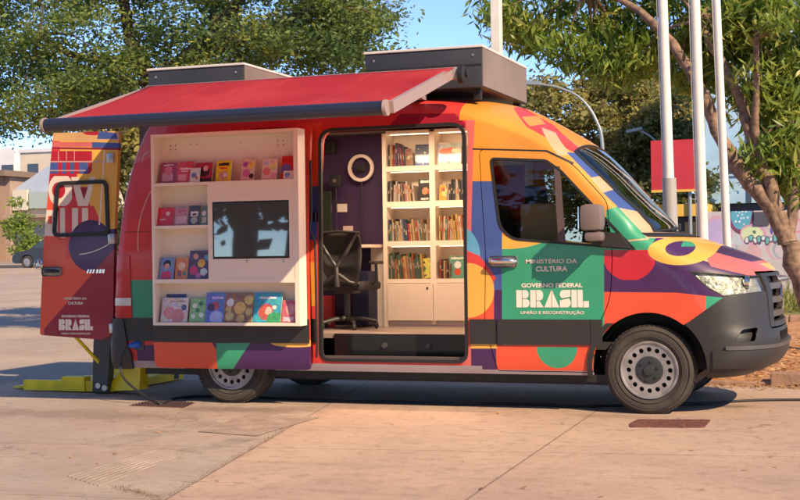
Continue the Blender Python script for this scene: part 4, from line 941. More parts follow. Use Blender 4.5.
SP = [(.26,.03,.03),(.34,.22,.10),(.06,.08,.05),(.42,.33,.22),(.04,.045,.08),(.34,.09,.04),(.11,.15,.17),(.40,.25,.08),(.14,.05,.08),(.33,.28,.25),(.05,.12,.08),(.2,.11,.06),(.46,.38,.30),(.025,.02,.02)]
CN = ['dark red','tan','dark green','cream','navy','brick red','slate blue','mustard','plum','pale grey','bottle green','brown','ivory','black']
rowname = ['top','second','third','lowest']
ORD = ['first','second','third','fourth','fifth','sixth','seventh','eighth','ninth','tenth','eleventh','twelfth','thirteenth','fourteenth','fifteenth','sixteenth','seventeenth','eighteenth','nineteenth','twentieth','twenty-first','twenty-second','twenty-third','twenty-fourth','twenty-fifth','twenty-sixth','twenty-seventh','twenty-eighth']
rnd = random.Random(5)
spine_m = [mat('spine_%s' % CN[i].replace(' ', '_'), SP[i], .5) for i in range(len(SP))]
band_m = mat('spine_band', (.36,.28,.2), .5)
def spines(xa, xb, zb, hm, side, ri, pref=None):
    x = xa; k = 0
    while x < xb-.012 and k < 28 :
        wd = rnd.uniform(.007,.022); h = hm*rnd.uniform(.74,1.08); ci = rnd.choice(pref) if pref and rnd.random() < .6 else rnd.randrange(len(SP))
        y = by0+.015+rnd.uniform(0,.02)
        o = MB().box(-wd/2, wd/2, 0, .15, 0, h, .002); lean = rnd.uniform(-.03,.03) if k < 7 else .09
        me = tmp(o.v, o.f); ob = link('book', me, spine_m[ci]); ob.location = (x+wd/2, y, zb+.0015); ob.rotation_euler = (0, -lean if x > xa+.02 else 0, 0)
        zl = h*rnd.uniform(.3,.6); q = MB().box(-wd*.28, wd*.28, -.0012, .002, zl, zl+h*rnd.uniform(.08,.32))
        bm_ = link('spine_label', tmp(q.v, q.f), band_m if ci not in (3,12,7,9) else spine_m[5]); bm_.parent = ob
        tag(ob, '%s book spine, %s from left on the %s bookcase shelf, %s column' % (CN[ci], ORD[k], rowname[ri], side), 'book', 'books standing in the van bookcase')
        x += wd+.0015; k += 1
BX = [(-2.731,2.292),(-2.487,2.283),(-2.736,1.908),(-2.462,1.900),(-2.711,1.570),(-2.306,1.562),(-2.746,1.234),(-2.331,1.230)]
zb = [r[1] for r in ZR]
spines(BX[0][0]+.01, BX[1][0]-.06, zb[0], .21, 'left', 0, [0,5,8])
spines(BX[2][0]+.01, BX[3][0], zb[1], .19, 'left', 1, [13,11,9])
spines(BX[4][0]-.02, BX[5][0], zb[2], .20, 'left', 2)
spines(BX[6][0]+.01, BX[7][0]-.05, zb[3], .24, 'left', 3, [2,5,7])
q1 = [(-2.201,1.892),(-1.983,1.886),(-2.206,1.560),(-1.988,1.556),(-2.221,1.228),(-2.112,1.227)]
spines(q1[0][0]+.06, q1[1][0]+.25, zb[1], .19, 'right', 1, [4,13])
spines(q1[2][0]-.01, q1[3][0]+.3, zb[2], .23, 'right', 2, [5,1,7])
spines(q1[4][0], q1[5][0], zb[3], .17, 'right', 3, [0,13])
G2 = 'books facing out in the van bookcase'
n1 = [(-2.458,2.150),(-2.297,2.144),(-2.247,2.142),(-1.999,2.134),(-2.433,1.805),(-2.302,1.801),(-2.192,1.798),(-2.093,1.796),(-2.133,1.056),(-1.965,1.055),(-2.550,2.153),(-2.479,2.151)]
face_book(n1[0][0], n1[1][0], zb[0]+.001, .205, (.02,.035,.08), [((.5,.55,.5),[('c',.2,.8,.04)]),((.5,.5,.4),[('c',.6,.6,.05)]),((.04,.08,.30),[rect(0,0,1,.42)]),((.5,.55,.6),[('e',.5,.2,.08,.14)]),((.4,.42,.3),[('c',.75,.85,.03)])], 'dark blue night sky book facing out on the top bookcase shelf', G2, yface=1.60, lean=.1)
face_book(n1[2][0], n1[3][0], zb[0]+.001, .215, (.55,.52,.45), [((.40,.42,.38),[rect(0,.1,1,.95)]),((.65,.10,.02),[('e',.42,.60,.30,.16)]),((.65,.10,.02),[('c',.62,.6,.15)]),((.06,.04,.03),[rect(.47,.08,.55,.5)]),((.7,.65,.5),[('e',.8,.62,.2,.1)])], 'picture book with an orange tree, top right of the bookcase', G2, yface=1.60, lean=.1)
face_book(n1[4][0], n1[5][0], zb[1]+.001, .215, (.02,.02,.02), [((.45,.2,.1),[('c',.55,.45,.26)]),((.65,.6,.5),[rect(.15,.82,.9,.92)]),((.5,.06,.03),[('c',.85,.4,.14)]),((.5,.45,.4),[rect(.2,.05,.8,.15)])], 'black book with a face and pale title on the second bookcase shelf', G2, yface=1.60, lean=.1)
face_book(n1[6][0]-.03, n1[7][0], zb[1]+.001, .15, (.55,.28,.06), [((.6,.5,.2),[('c',.5,.5,.3)]),((.3,.1,.05),[('c',.3,.7,.15)])], 'orange and gold book facing out on the second bookcase shelf', G2, yface=1.60, lean=.1)
face_book(n1[8][0], n1[9][0], zb[3]+.001, .215, (.12,.26,.20), [(W_,[('c',.5,.6,.2)]),((.5,.08,.05),[('c',.5,.3,.2)]),((.6,.6,.5),[rect(.1,.85,.9,.93)])], 'green and white picture book on the lowest bookcase shelf', G2, yface=1.60, lean=.1)
face_book(n1[10][0], n1[11][0], zb[0]+.001, .17, (.25,.12,.07), [((.5,.4,.25),[('c',.5,.5,.25)])], 'brown book leaning beside the night sky book', G2, yface=1.60, lean=.1, zrot=-.12)
q_ = [(-2.464,1.059),(-2.303,1.057)]
face_book(q_[0][0], q_[1][0], zb[3]+.001, .19, (.55,.45,.10), [((.05,.15,.1),[('c',.5,.5,.2)]),((.1,.1,.1),[rect(.3,.1,.7,.2)]),((.1,.1,.1),[rect(.3,.75,.7,.85)])], 'yellow book tilted against the spines on the lowest bookcase shelf', G2, yface=1.60, lean=.1, zrot=-.15)

# desk, chair, ring lamp and small gear
pur = mat('purple_panel'); blk = mat('black_plastic', (.016,.016,.018), .5)
dk_ = empty('desk', (-3.2,1.5,FLZ), 'cream desk board with navy drawer box at the purple wall', 'desk')
MB().box(-3.70,-2.80,1.28,1.755,1.355,1.385,.004).build('desk_top', white_board, dk_)
MB().box(-2.93,-2.80,1.62,1.755,FLZ,1.355).build('side_panel', white_board, dk_)
MB().box(-3.02,-2.86,1.36,1.60,.62,1.13,.006).build('drawer_box', mat('navy_box', (.02,.022,.06), .5), dk_)
rl = empty('ring_lamp', [(-3.051,2.137)][0][:1]+(1.70,1.99) if False else (-3.04,1.70,1.80), 'pale ring shaped lamp standing before the purple wall', 'lamp')
zc = [(-3.044,2.136)][0]
q = MB(); nn = 40; v = [(zc[0]+.118*math.cos(2*math.pi*k/nn), 1.68, zc[1]+.118*math.sin(2*math.pi*k/nn)) for k in range(nn)]
q2 = MB().lathe([(.103,1.665),(.133,1.665),(.135,1.69),(.101,1.69)], (zc[0],0,zc[1]), 'y', 40, closed=True)
q2.build('ring', mat('ring_diffuser', (.75,.62,.55), .5), rl, smooth=30)
MB().tube([(zc[0],1.69,zc[1]-.12),(zc[0],1.70,1.40)], .007, 8).box(zc[0]-.07,zc[0]+.07,1.63,1.75,1.387,1.40,.004).build('stand', blk, rl)
MB().box(zc[0]-.03,zc[0]+.03,1.675,1.685,zc[1]-.03,zc[1]+.03,.003).tube([(zc[0]-.10,1.68,zc[1]),(zc[0]+.10,1.68,zc[1])], .004, 6).build('phone_clamp', blk, rl)
a_ = [(-3.418,2.406),(-3.313,2.294),(-3.338,2.068),(-3.212,1.956),(-3.511,1.915),(-3.323,1.614),(-3.310,1.781),(-3.205,1.700)]
sp_ = empty('speaker', ((a_[0][0]+a_[1][0])/2,1.70,a_[1][1]), 'small black speaker high on the purple wall', 'speaker')
MB().box(a_[0][0],a_[1][0],1.66,1.75,a_[1][1],a_[0][1],.008).build('cabinet', blk, sp_, smooth=40)
MB().lathe([(.0,1.655),(.03,1.652),(.034,1.662)], ((a_[0][0]+a_[1][0])/2,0,(a_[0][1]+a_[1][1])/2), 'y', 20).build('cone', rubber, sp_, smooth=40)
cm_ = empty('webcam', (a_[2][0]+.05,1.6,1.387), 'black camera on a short pole on the desk', 'camera')
MB().box(a_[2][0],a_[3][0],1.56,1.63,a_[3][1],a_[2][1],.008).build('camera_body', blk, cm_, smooth=40)
MB().tube([((a_[2][0]+a_[3][0])/2,1.6,a_[3][1]),((a_[2][0]+a_[3][0])/2,1.6,1.387)], .008, 8).box(a_[2][0],a_[3][0],1.55,1.65,1.386,1.395).build('pole', blk, cm_)
MB().lathe([(.0,1.55),(.018,1.55),(.02,1.562)], ((a_[2][0]+a_[3][0])/2,0,(a_[2][1]+a_[3][1])/2), 'y', 20).build('lens', chrome, cm_)
mo = empty('monitor', (a_[4][0],1.6,1.387), 'dark monitor at the left end of the desk', 'monitor')
MB().box(a_[4][0]-.14,a_[5][0],1.58,1.61,1.43,a_[4][1],.006).build('screen', mat('monitor_green_black', (.02,.028,.022), .25), mo)
MB().box(a_[4][0]-.02,a_[4][0]+.02,1.6,1.63,1.39,1.5).box(a_[4][0]-.1,a_[4][0]+.1,1.52,1.68,1.386,1.396).build('stand', blk, mo)
for i, (a, b, c, d, cc, lb, ct) in enumerate(((337,204,347,212,(.7,.62,.55),'white paper card pinned up behind the desk','card'),(350,227,356,238,(.6,.5,.45),'small pale wall socket plate right of chair','socket'),(321,227,326,238,(.62,.6,.58),'small white label plate left of chair','plate'))):
    p = [(-7.246,4.108)] and None
cards = [([(-3.330,1.793),(-3.225,1.712)], (.7,.62,.55), 'white paper card on the purple wall above the desk', 'card'), ([(-3.269,1.574),(-3.165,1.494)], (.62,.45,.42), 'pale switch plate on the wall just above the chair', 'switch plate'), ([(-3.526,1.589),(-3.452,1.489)], (.62,.6,.58), 'white socket plate at the left edge of the doorway', 'socket')]
for (p, c_, lb, ct) in cards:
    q = MB().box(p[0][0],p[1][0],1.745,1.758,p[1][1],p[0][1],.003)
    o = q.build('wall_plate', mat('plate_'+ct.replace(' ', '_'), c_, .5), None, loc=((p[0][0]+p[1][0])/2,1.75,p[1][1])); tag(o, lb, ct)
rx = [(-3.284,0.899),(-3.235,0.746)]
rc = empty('red_carton', ((rx[0][0]+rx[1][0])/2,1.33,FLZ), 'red and white carton on the floor behind the chair', 'box')
MB().box(rx[0][0]-.02,rx[1][0]+.02,1.3,1.38,FLZ,rx[0][1],.003).build('carton', mat('carton_red', (.5,.03,.03), .5), rc)
MB().box(rx[0][0]-.005,rx[1][0]+.005,1.2985,1.301,FLZ+.02,FLZ+.07).build('label_patch', mat('spine_band'), rc)
# office chair, back towards the doorway
CH = (-2.96,.98,FLZ)
ch = empty('office_chair', CH, 'black office chair with slotted curved backrest inside the doorway', 'chair')
cx, cy, cz = CH
q = MB(); NN = 15
for i in range(NN+1):
    for j in range(NN+1):
        u = i/NN*2-1; v = j/NN; wd = .235*(1-.22*(1-v)**2)*(1-.1*v**4); q.v.append((cx+u*wd, cy-.12+.05*u*u*-1+.03*math.sin(v*3), cz+.42+.47*v-.02*u*u))
for i in range(NN):
    for j in range(NN): a = i*(NN+1)+j; q.f.append((a, a+NN+1, a+NN+2, a+1))
bk = q.build('backrest', mat('chair_mesh', (.022,.018,.018), .85), ch, smooth=180); md = bk.modifiers.new('s', 'SOLIDIFY'); md.thickness = .018
frm = mat('chair_frame', (.035,.03,.03), .4)
MB().tube([(cx,cy-.16,cz+.40),(cx,cy-.175,cz+.58),(cx-.09,cy-.17,cz+.70),(cx-.20,cy-.16,cz+.88)], [.028,.022,.018,.014], 8).tube([(cx,cy-.175,cz+.58),(cx+.09,cy-.17,cz+.70),(cx+.20,cy-.16,cz+.88)], [.022,.018,.014], 8).tube([(cx,cy-.165,cz+.52),(cx-.12,cy-.16,cz+.44),(cx-.2,cy-.12,cz+.42)], [.02,.016,.012], 8).tube([(cx,cy-.165,cz+.52),(cx+.12,cy-.16,cz+.44),(cx+.2,cy-.12,cz+.42)], [.02,.016,.012], 8).tube([(cx-.22,cy-.15,cz+.89),(cx,cy-.135,cz+.905),(cx+.22,cy-.15,cz+.89)], .013, 8).build('back_frame', frm, ch, smooth=60)
MB().box(cx-.25,cx+.25,cy-.12,cy+.34,cz+.36,cz+.44,.035).build('seat', mat('chair_mesh'), ch, smooth=50)
MB().tube([(cx,cy+.08,cz+.37),(cx,cy+.08,cz+.07)], .028, 12).box(cx-.1,cx+.1,cy-.02,cy+.18,cz+.33,cz+.37,.01).build('column', frm, ch, smooth=50)
for s in (-1, 1):
    MB().tube([(cx+s*.23,cy+.1,cz+.38),(cx+s*.29,cy+.1,cz+.45),(cx+s*.29,cy+.08,cz+.60)], .015, 8).box(cx+s*.29-.035,cx+s*.29+.035,cy-.03,cy+.2,cz+.60,cz+.63,.01).build('armrest', frm, ch, smooth=50)
for k in range(5):
    th = 2*math.pi*k/5+.3; ex, ey = cx+.27*math.cos(th), cy+.08+.27*math.sin(th)
    lg = MB().tube([(cx,cy+.08,cz+.10),((cx+ex)/2,(cy+.08+ey)/2,cz+.095),(ex,ey,cz+.07)], [.03,.022,.015], 8).build('leg', frm, ch, smooth=60)
    MB().lathe([(.0,-.012),(.026,-.012),(.03,-.006),(.03,.006),(.026,.012),(.0,.012)], (ex,ey,cz+.031), 'x', 16).build('castor', rubber, lg, smooth=40)
# bits on the van seat
bs = empty('paper_box', (-.95,.42,.98), 'open pale cardboard box on the passenger seat behind the side glass', 'box')
q = MB()
(cxa, cza), (cxb, czb) = [(-1.044,1.690),(-0.788,1.381)]; cxx, cyy = (cxa+cxb)/2, .33
q.box(cxx-.15,cxx+.13,.20,.212,1.36,cza).box(cxx-.15,cxx+.13,.45,.462,1.36,cza).box(cxx-.15,cxx-.138,.212,.45,1.36,1.68).box(cxx+.118,cxx+.13,.212,.45,1.36,1.68).box(cxx-.15,cxx+.13,.20,.462,.98,1.36)
q.build('carton', mat('card', (.80,.66,.46), .8), bs)
rc2 = MB()
for i in range(9):
    for j in range(7):
        rc2.v.append((-1.32+.26*i/8, .30+.03*math.sin(i*1.7)+.02*math.cos(j*2.1), 2.02-.38*j/6-.10*i/8*(j/6)))
for i in range(8):
    for j in range(6): a = i*7+j; rc2.f.append((a, a+7, a+8, a+1))
o = rc2.build('red_cloth', mat('red_cloth', (.55,.02,.03), .8), None, smooth=180, loc=(-1.2,.3,1.7)); md = o.modifiers.new('s', 'SOLIDIFY'); md.thickness = .006
tag(o, 'red cloth hanging behind the side window of the cab', 'cloth')

# ------------------------------------------------------------------ cable and plug
zc_ = 0
cb = MB()
pts = [(-4.55,-.03,.51),(-4.62,-.10,.50),(-4.66,-.14,.36),(-4.60,-.18,.22),(-4.38,-.22,.08),(-4.20,-.24,.012),(-4.24,-.05,.012),(-4.3,.25,.012),(-4.0,.48,.012),(-3.4,.40,.012),(-2.7,.33,.012),(-2.2,.36,.012),(-1.7,.30,.012),(-1.2,.42,.012),(-.7,.36,.012),(-.3,.50,.012),(.3,.80,.012),(.7,1.12,.012),(1.2,1.28,.012),(2.2,1.45,.012),(4,1.6,.012)]
def smoothp(p, n_=6):
    out = []; P = [Vector(q) for q in p]
    for i in range(len(P)-1):
        a, b, c, d = P[max(i-1,0)], P[i], P[i+1], P[min(i+2,len(P)-1)]
        for k in range(n_):
            t = k/n_; out.append(.5*((2*b)+(c-a)*t+(2*a-5*b+4*c-d)*t*t+(3*b-a-3*c+d)*t**3))
    out.append(P[-1]); return out
ce = empty('power_cable', (-4.2,-.24,0), 'black power cable running from the blue plug along the ground under the van', 'cable')
MB().tube(smoothp(pts), .011, 8).build('cord', rubber, ce, smooth=60)
MB().tube([(-4.55,-.008,.51),(-4.57,-.05,.51),(-4.61,-.085,.505)], [.034,.032,.018], 14).build('plug', mat('blue_plug', (.01,.10,.42), .4), ce, smooth=50)
def _z(c, r): return [(a[0], a[1])+tuple(b) for a, b in zip(c, r)]
#           centre (x,z) on a plane, then y, rx, rz, density
LOB_L = [(a[0], a[1], b[0], b[1], b[2], b[3]) for a, b in zip(
 [(-12.160,5.285),(-11.976,4.250),(-11.092,3.866),(-10.496,4.920),(-9.545,5.269),(-10.223,4.038),(-8.636,4.555),(-7.733,5.059),(-6.868,4.651),(-6.267,4.987),(-5.821,4.583),(-6.511,5.680),(-7.984,6.041),(-9.528,6.336),(-11.250,6.318),(-12.965,5.945),(-13.203,3.970),(-11.987,3.569),(-8.012,4.195),(-13.395,4.936),(-6.097,5.131),(-6.360,4.415)],
 [(9,1.2,.9,1),(9.5,1.0,.6,1.3),(9,.85,.45,1.6),(9,1.2,.9,1),(9.6,1.1,.7,.9),(9,.75,.4,1.6),(9,1.1,.6,1),(9.5,1.2,.9,1),(8.6,1.0,.5,1.6),(9,.8,.55,1.5),(9,.40,.45,2.5),(9,1.1,.6,1),(9,1.4,.8,.8),(9,1.3,.8,.8),(9,1.2,.8,.8),(9,1,.8,.8),(9,.9,.5,1.5),(9,.6,.25,2.5),(9,.6,.3,2),(9,.9,.7,1),(9,.35,.3,3),(8.6,.6,.3,2)])]
LOB_R = [(a[0], a[1], b[0], b[1], b[2], b[3]) for a, b in zip(
 [(-3.086,4.594),(-2.656,4.300),(-2.087,4.053),(-1.474,4.115),(-0.862,4.263),(-0.123,3.961),(0.658,3.970),(-1.298,4.805),(-0.294,4.848),(0.730,4.885),(-2.340,4.890),(0.351,3.312),(0.757,2.616),(0.529,3.179),(-0.059,4.206),(0.714,2.066),(-1.635,3.715),(-0.496,3.647),(0.338,2.386),(-1.121,3.837),(-0.489,4.174),(0.244,4.184),(0.536,3.733),(0.769,3.412),(0.584,2.869)],
 [(5.5,.30,.22,3),(5.5,.40,.30,2.2),(5.3,.45,.33,2),(5.5,.55,.35,1.6),(5.7,.6,.4,1.2),(5.2,.6,.45,1.4),(5,.8,.6,1.3),(5.5,.8,.5,1),(5.5,.9,.6,1),(5.2,1,.7,.9),(5.5,.6,.4,1),(5.1,.45,.35,2),(5.1,.30,.42,3),(5.2,.22,.30,4),(5.3,.28,.25,4),(5.2,.16,.20,8),(5.5,.28,.18,4),(5.6,.35,.25,3),(5.2,.13,.18,8),(5.6,.35,.2,3),(5.6,.4,.3,2),(5.4,.35,.28,2.5),(5.4,.4,.3,2),(5.2,.4,.35,2),(5.2,.3,.3,2.5)])]
def _lb(c, y, rs): return [(a[0], y+(r[3] if len(r) > 3 else 0), a[1], r[0], r[1], r[2]) for a, r in zip(c, rs)]
_o = [(-7.447,5.648),(-6.215,5.829),(-5.015,5.529),(-6.695,4.339),(-5.332,4.287),(-4.288,4.544),(-8.065,5.984),(-3.561,4.219),(-5.050,3.081),(-6.255,3.116)]
_b = [(-4.827,2.200),(-3.808,1.923),(-2.799,2.406),(-2.811,1.525)]
_d = [(-13.112,3.208),(-12.984,2.270),(-12.679,3.710),(-13.233,1.548),(-12.790,4.128)]
_s = [(-3.669,5.297),(-2.531,4.579),(-4.328,5.664),(-1.394,5.198)]
_h = [(-11.484,6.360),(-16.960,9.188),(-16.048,9.565)]
OUT_TREES = [(-16,-26,1.6,.3,'olive tree added behind the photographer for reflections, far left'),(-5,-30,1.7,1.4,'olive tree added behind the photographer for reflections, left of centre'),(6,-28,1.6,2.6,'olive tree added straight behind the photographer for reflections'),(17,-24,1.7,4.0,'olive tree added behind the photographer for reflections, far right')]

# ------------------------------------------------------------------ ground
def rise(x, y):
    t = max(0., y-14.)
    return min(.024*t, 1.0+.002*t) if t > 0 else 0.
def ground_mat():
    M = bpy.data.materials.new('worn_concrete'); M.use_nodes = True; n = M.node_tree.nodes; l = M.node_tree.links
    b = n['Principled BSDF']; tc = n.new('ShaderNodeTexCoord'); P = tc.outputs['Object']
    def noise(s, d=6, r=.6, vec=None, dist=0):
        q = n.new('ShaderNodeTexNoise'); q.inputs['Scale'].default_value = s; q.inputs['Detail'].default_value = d; q.inputs['Roughness'].default_value = r; q.inputs['Distortion'].default_value = dist
        l.new(vec or P, q.inputs['Vector']); return q.outputs['Fac']
    def ramp(f, a, b_, va, vb):
        m_ = n.new('ShaderNodeMapRange'); m_.inputs[1].default_value = a; m_.inputs[2].default_value = b_; m_.inputs[3].default_value = va; m_.inputs[4].default_value = vb; l.new(f, m_.inputs[0]); return m_.outputs[0]
    def mth(op, a, c=None):
        k = n.new('ShaderNodeMath'); k.operation = op
        for i, q in enumerate((a, c)):
            if q is None: continue
            if isinstance(q, (int, float)): k.inputs[i].default_value = q
            else: l.new(q, k.inputs[i])
        return k.outputs[0]
    def mixc(f, a, c):
        m_ = n.new('ShaderNodeMix'); m_.data_type = 'RGBA'
        if isinstance(f, float): m_.inputs[0].default_value = f
        else: l.new(f, m_.inputs[0])
        for i, q in ((6, a), (7, c)):
            if isinstance(q, tuple): m_.inputs[i].default_value = (*q, 1)
            else: l.new(q, m_.inputs[i])
        return m_.outputs[2]
    cb = n.new('ShaderNodeVectorMath'); cb.operation = 'MULTIPLY_ADD'; cb.inputs[1].default_value = (1,1,0); cb.inputs[2].default_value = (0,0,1); l.new(P, cb.inputs[0])
    V = cb.outputs[0]
    def dist(p0, p1):
        (x0, y0), (x1, y1) = p0, p1; nx, ny = -(y1-y0), x1-x0; L = math.hypot(nx, ny)
        d = n.new('ShaderNodeVectorMath'); d.operation = 'DOT_PRODUCT'; d.inputs[1].default_value = (nx/L, ny/L, -(nx*x0+ny*y0)/L); l.new(V, d.inputs[0]); return d.outputs['Value']
    side = dist((-2.63,-.6),(-1.88,-4.31))          # positive on the right-hand, pinker slabs
    wob = mth('MULTIPLY', mth('SUBTRACT', noise(1.2), .5), .25)
    sm = ramp(side, -.01, .01, 0, 1)
    c = mixc(sm, (.41,.325,.265), (.56,.36,.255))
    c = mixc(ramp(noise(.9, 8, .65), .35, .7, 0, .8), c, (.35,.225,.175))
    c = mixc(ramp(noise(.35, 4), .45, .65, 0, .5), c, (.60,.42,.29))
    c = mixc(ramp(noise(9, 6, .7), .50, .70, 0, .6), c, (.22,.15,.11))
    c = mixc(ramp(noise(160, 2, .8), .55, .7, 0, .4), c, (.7,.55,.42))
    c = mixc(ramp(noise(55, 3, .8), .4, .75, 0, .35), c, (.20,.15,.12))
    # joints
    js = None
    for p0, p1 in (((-.49,1.42),(-.33,-3.90)),((-1.27,-2.27),(1.25,-1.95)),((-2.63,-.6),(-1.88,-4.31)),((-5,-4.52),(-1.9,-4.31)),((3.6,0),(3.7,-3)),((-6.6,2),(-6.4,-4)),((-5.,2.35),(3,2.35))):
        d = mth('ABSOLUTE', dist(p0, p1)); k = mth('LESS_THAN', mth('ADD', d, mth('MULTIPLY', mth('SUBTRACT', noise(25, 3), .5), .018)), .006)
        if p0 == (-2.63,-.6): pass
        js = k if js is None else mth('MAXIMUM', js, k)
    c = mixc(mth('MULTIPLY', js, .75), c, (.11,.07,.05))
    mp = n.new('ShaderNodeMapping'); mp.inputs['Scale'].default_value = (.25,3.5,1); mp.inputs['Rotation'].default_value = (0,0,.06); l.new(P, mp.inputs[0])
    c = mixc(ramp(noise(1.3, 6, .6, vec=mp.outputs[0]), .55, .72, 0, .4), c, (.25,.175,.135))
    # hair cracks
    vo = n.new('ShaderNodeTexVoronoi'); vo.feature = 'DISTANCE_TO_EDGE'; vo.inputs['Scale'].default_value = .45
    wv = n.new('ShaderNodeVectorMath'); wv.operation = 'ADD'; l.new(P, wv.inputs[0])
    nq = n.new('ShaderNodeTexNoise'); nq.inputs['Scale'].default_value = 3; nq.inputs['Detail'].default_value = 8; l.new(P, nq.inputs['Vector'])
    ns = n.new('ShaderNodeVectorMath'); ns.operation = 'SCALE'; ns.inputs['Scale'].default_value = .5; l.new(nq.outputs['Color'], ns.inputs[0]); l.new(ns.outputs[0], wv.inputs[1]); l.new(wv.outputs[0], vo.inputs['Vector'])
    crk = mth('MULTIPLY', mth('LESS_THAN', vo.outputs['Distance'], .0035), ramp(noise(.6, 2), .5, .56, 0, 1))
    c = mixc(mth('MULTIPLY', crk, .55), c, (.12,.08,.06))
    spt = n.new('ShaderNodeTexVoronoi'); spt.inputs['Scale'].default_value = 4.5; l.new(P, spt.inputs['Vector'])
    c = mixc(mth('MULTIPLY', mth('LESS_THAN', spt.outputs['Distance'], .035), .6), c, (.10,.06,.045))
    # old oil and damp marks
    for (cx, cy, rx, ry, am) in ((.38,.75,.42,.16,.75),(-3.2,-.35,.9,.3,.5),(-4.6,-1.0,1.3,.4,.4),(-1.2,.5,.7,.2,.45),(-.2,-.15,.5,.15,.35)):
        s = n.new('ShaderNodeVectorMath'); s.operation = 'MULTIPLY_ADD'; s.inputs[1].default_value = (1/rx,1/ry,0); s.inputs[2].default_value = (-cx/rx,-cy/ry,0); l.new(P, s.inputs[0])
        L = n.new('ShaderNodeVectorMath'); L.operation = 'LENGTH'; l.new(s.outputs[0], L.inputs[0])
        f = mth('ADD', L.outputs['Value'], mth('MULTIPLY', mth('SUBTRACT', noise(3.5, 8, .7), .5), 3.0))
        c = mixc(mth('MULTIPLY', ramp(f, 1.0, .4, 0, 1), am), c, (.14,.085,.065))
    # far beyond the paving: pale sandy plaza
    l.new(c, b.inputs['Base Color']); b.inputs['Roughness'].default_value = .75
    bp = n.new('ShaderNodeBump'); bp.inputs['Strength'].default_value = .6; bp.inputs['Distance'].default_value = .012
    l.new(mth('SUBTRACT', noise(40, 8, .8), mth('MULTIPLY', js, 1.5)), bp.inputs['Height']); l.new(bp.outputs[0], b.inputs['Normal'])
    return M
xs = sorted(set([-600,-300,-150]+list(range(-110,61,5))+[100,200,400,600])); ys = sorted(set([-300,-100,-50]+list(range(-30,121,3))+[150,250,500,1000]))
v = [(x, y, rise(x, y)) for x in xs for y in ys]; ny = len(ys)
f = [(i*ny+j, (i+1)*ny+j, (i+1)*ny+j+1, i*ny+j+1) for i in range(len(xs)-1) for j in range(ny-1)]
g = mesh_obj('ground', v, f, ground_mat(), smooth=180); tag(g, kind='structure')
def sheet(name, pts, z, material, follow=False, label=None):
    o = mesh_obj(name, [(x, y, z+(rise(x, y) if follow else 0)) for x, y in pts], [tuple(range(len(pts)))], material)
    if o.data.polygons[0].normal.z < 0: o.data.flip_normals()
    tag(o, kind='structure'); return o
# planted bed and kerbs behind the van
soil = mat('leaf_litter_soil', (.48,.22,.09), .9, noise=(7,.5), bump=(14,1))
MB().box(-1.15,40,2.62,13.0,-.02,.05).build('soil', soil).__setitem__('kind', 'structure')
kerbm = mat('kerb_stone', (.33,.19,.13), .8, noise=(5,.3), bump=(30,.4))
q = MB(); x = -1.2; 
while x < .72: q.box(x, x+.90, 2.50, 2.62, -.02, .035, .006); x += .91
x = .74
while x < 12: q.box(x, x+.95, 2.46, 2.62, -.02, .13, .015); x += .96
q.build('kerb', kerbm).__setitem__('kind', 'structure')
q = MB(); x = -4
while x < 30: q.box(x, x+1.4, 13.0, 13.25, -.05, .16, .02); x += 1.42
q.build('kerb', kerbm).__setitem__('kind', 'structure')
gm = mat('dry_lawn', (.22,.20,.06), .9, noise=(3,.5), bump=(20,1))
v_ = []; 
lw = mesh_obj('lawn', [(x, y, rise(x, y)+.03) for x in (-9,40) for y in (13.3,16,18,20,24,30)], [(i, i+6, i+7, i+1) for i in range(5)], gm); tag(lw, kind='structure')
# street on the left, far
rd_ = mesh_obj('road', [(x, y, rise(x, y)+.02) for x in (-110,-12) for y in (44,47,50,52)], [(i, i+4, i+5, i+1) for i in range(3)], mat('asphalt', (.06,.055,.055), .9, noise=(2,.3))); tag(rd_, kind='structure')
q = MB(); q.box(-110,-12,43.7,44,rise(0,43.8)-.1,rise(0,43.8)+.12); q.box(-110,-12,52,58,rise(0,52)-.1,rise(0,55)+.12)
q.build('pavement', mat('far_pavement', (.40,.30,.24), .8)).__setitem__('kind', 'structure')

# covers, grate and ribbed paving in the forecourt
rust = mat("rusty_iron", (.17,.055,.04), .75, noise=(22,.5), bump=(35,1))
MC = [(-0.046,-0.589),(-0.029,-0.337),(0.507,-0.244),(0.510,-0.695),(-0.011,-0.789)]
MC = rounded(MC, .03)
o = MB().prism(MC, -.01, .008, 2)
mc = empty('manhole_cover', (MC[0][0],MC[0][1],0), 'small rusty oblong iron cover beside the front wheel', 'cover')
o.build('plate', rust, mc)
for i in range(17):
    for j in range(4):
        a = .03+i*.031; bq = .12+j*.09
        p = Vector(MC[0]) 
cxm, cym = sum(p[0] for p in MC)/len(MC), sum(p[1] for p in MC)/len(MC)
q = MB()
for i in range(-6, 7):
    for j in range(-3, 4):
        q.box(cxm+i*.034-.009, cxm+i*.034+.009, cym+j*.05-.006+ (i%2)*.02, cym+j*.05+.006+(i%2)*.02, .008, .0105)
pass
GC = [(-4.459,-0.345),(-4.473,0.059),(-3.996,-0.004),(-3.903,-0.377)]
gr_ = empty('drain_grate', (GC[0][0],GC[0][1],0), 'dark iron drain grate in the ground near the rear wheel', 'grate')
MB().prism(GC, -.01, .004, 2).build('frame', rust, gr_)
q = MB(); A_, B_, C_, D_ = [Vector((*p, 0)) for p in GC]
for k in range(1, 14):
    t = k/14; a = A_.lerp(D_, t); b_ = B_.lerp(C_, t); q.tube([a+Vector((0,0,.006)), b_+Vector((0,0,.006))], .006, 5)
for k in range(1, 7):
    t = k/7; a = A_.lerp(B_, t); b_ = D_.lerp(C_, t); q.tube([a+Vector((0,0,.006)), b_+Vector((0,0,.006))], .005, 5)
q.build('bars', mat('dark_iron', (.05,.03,.03), .7), gr_)
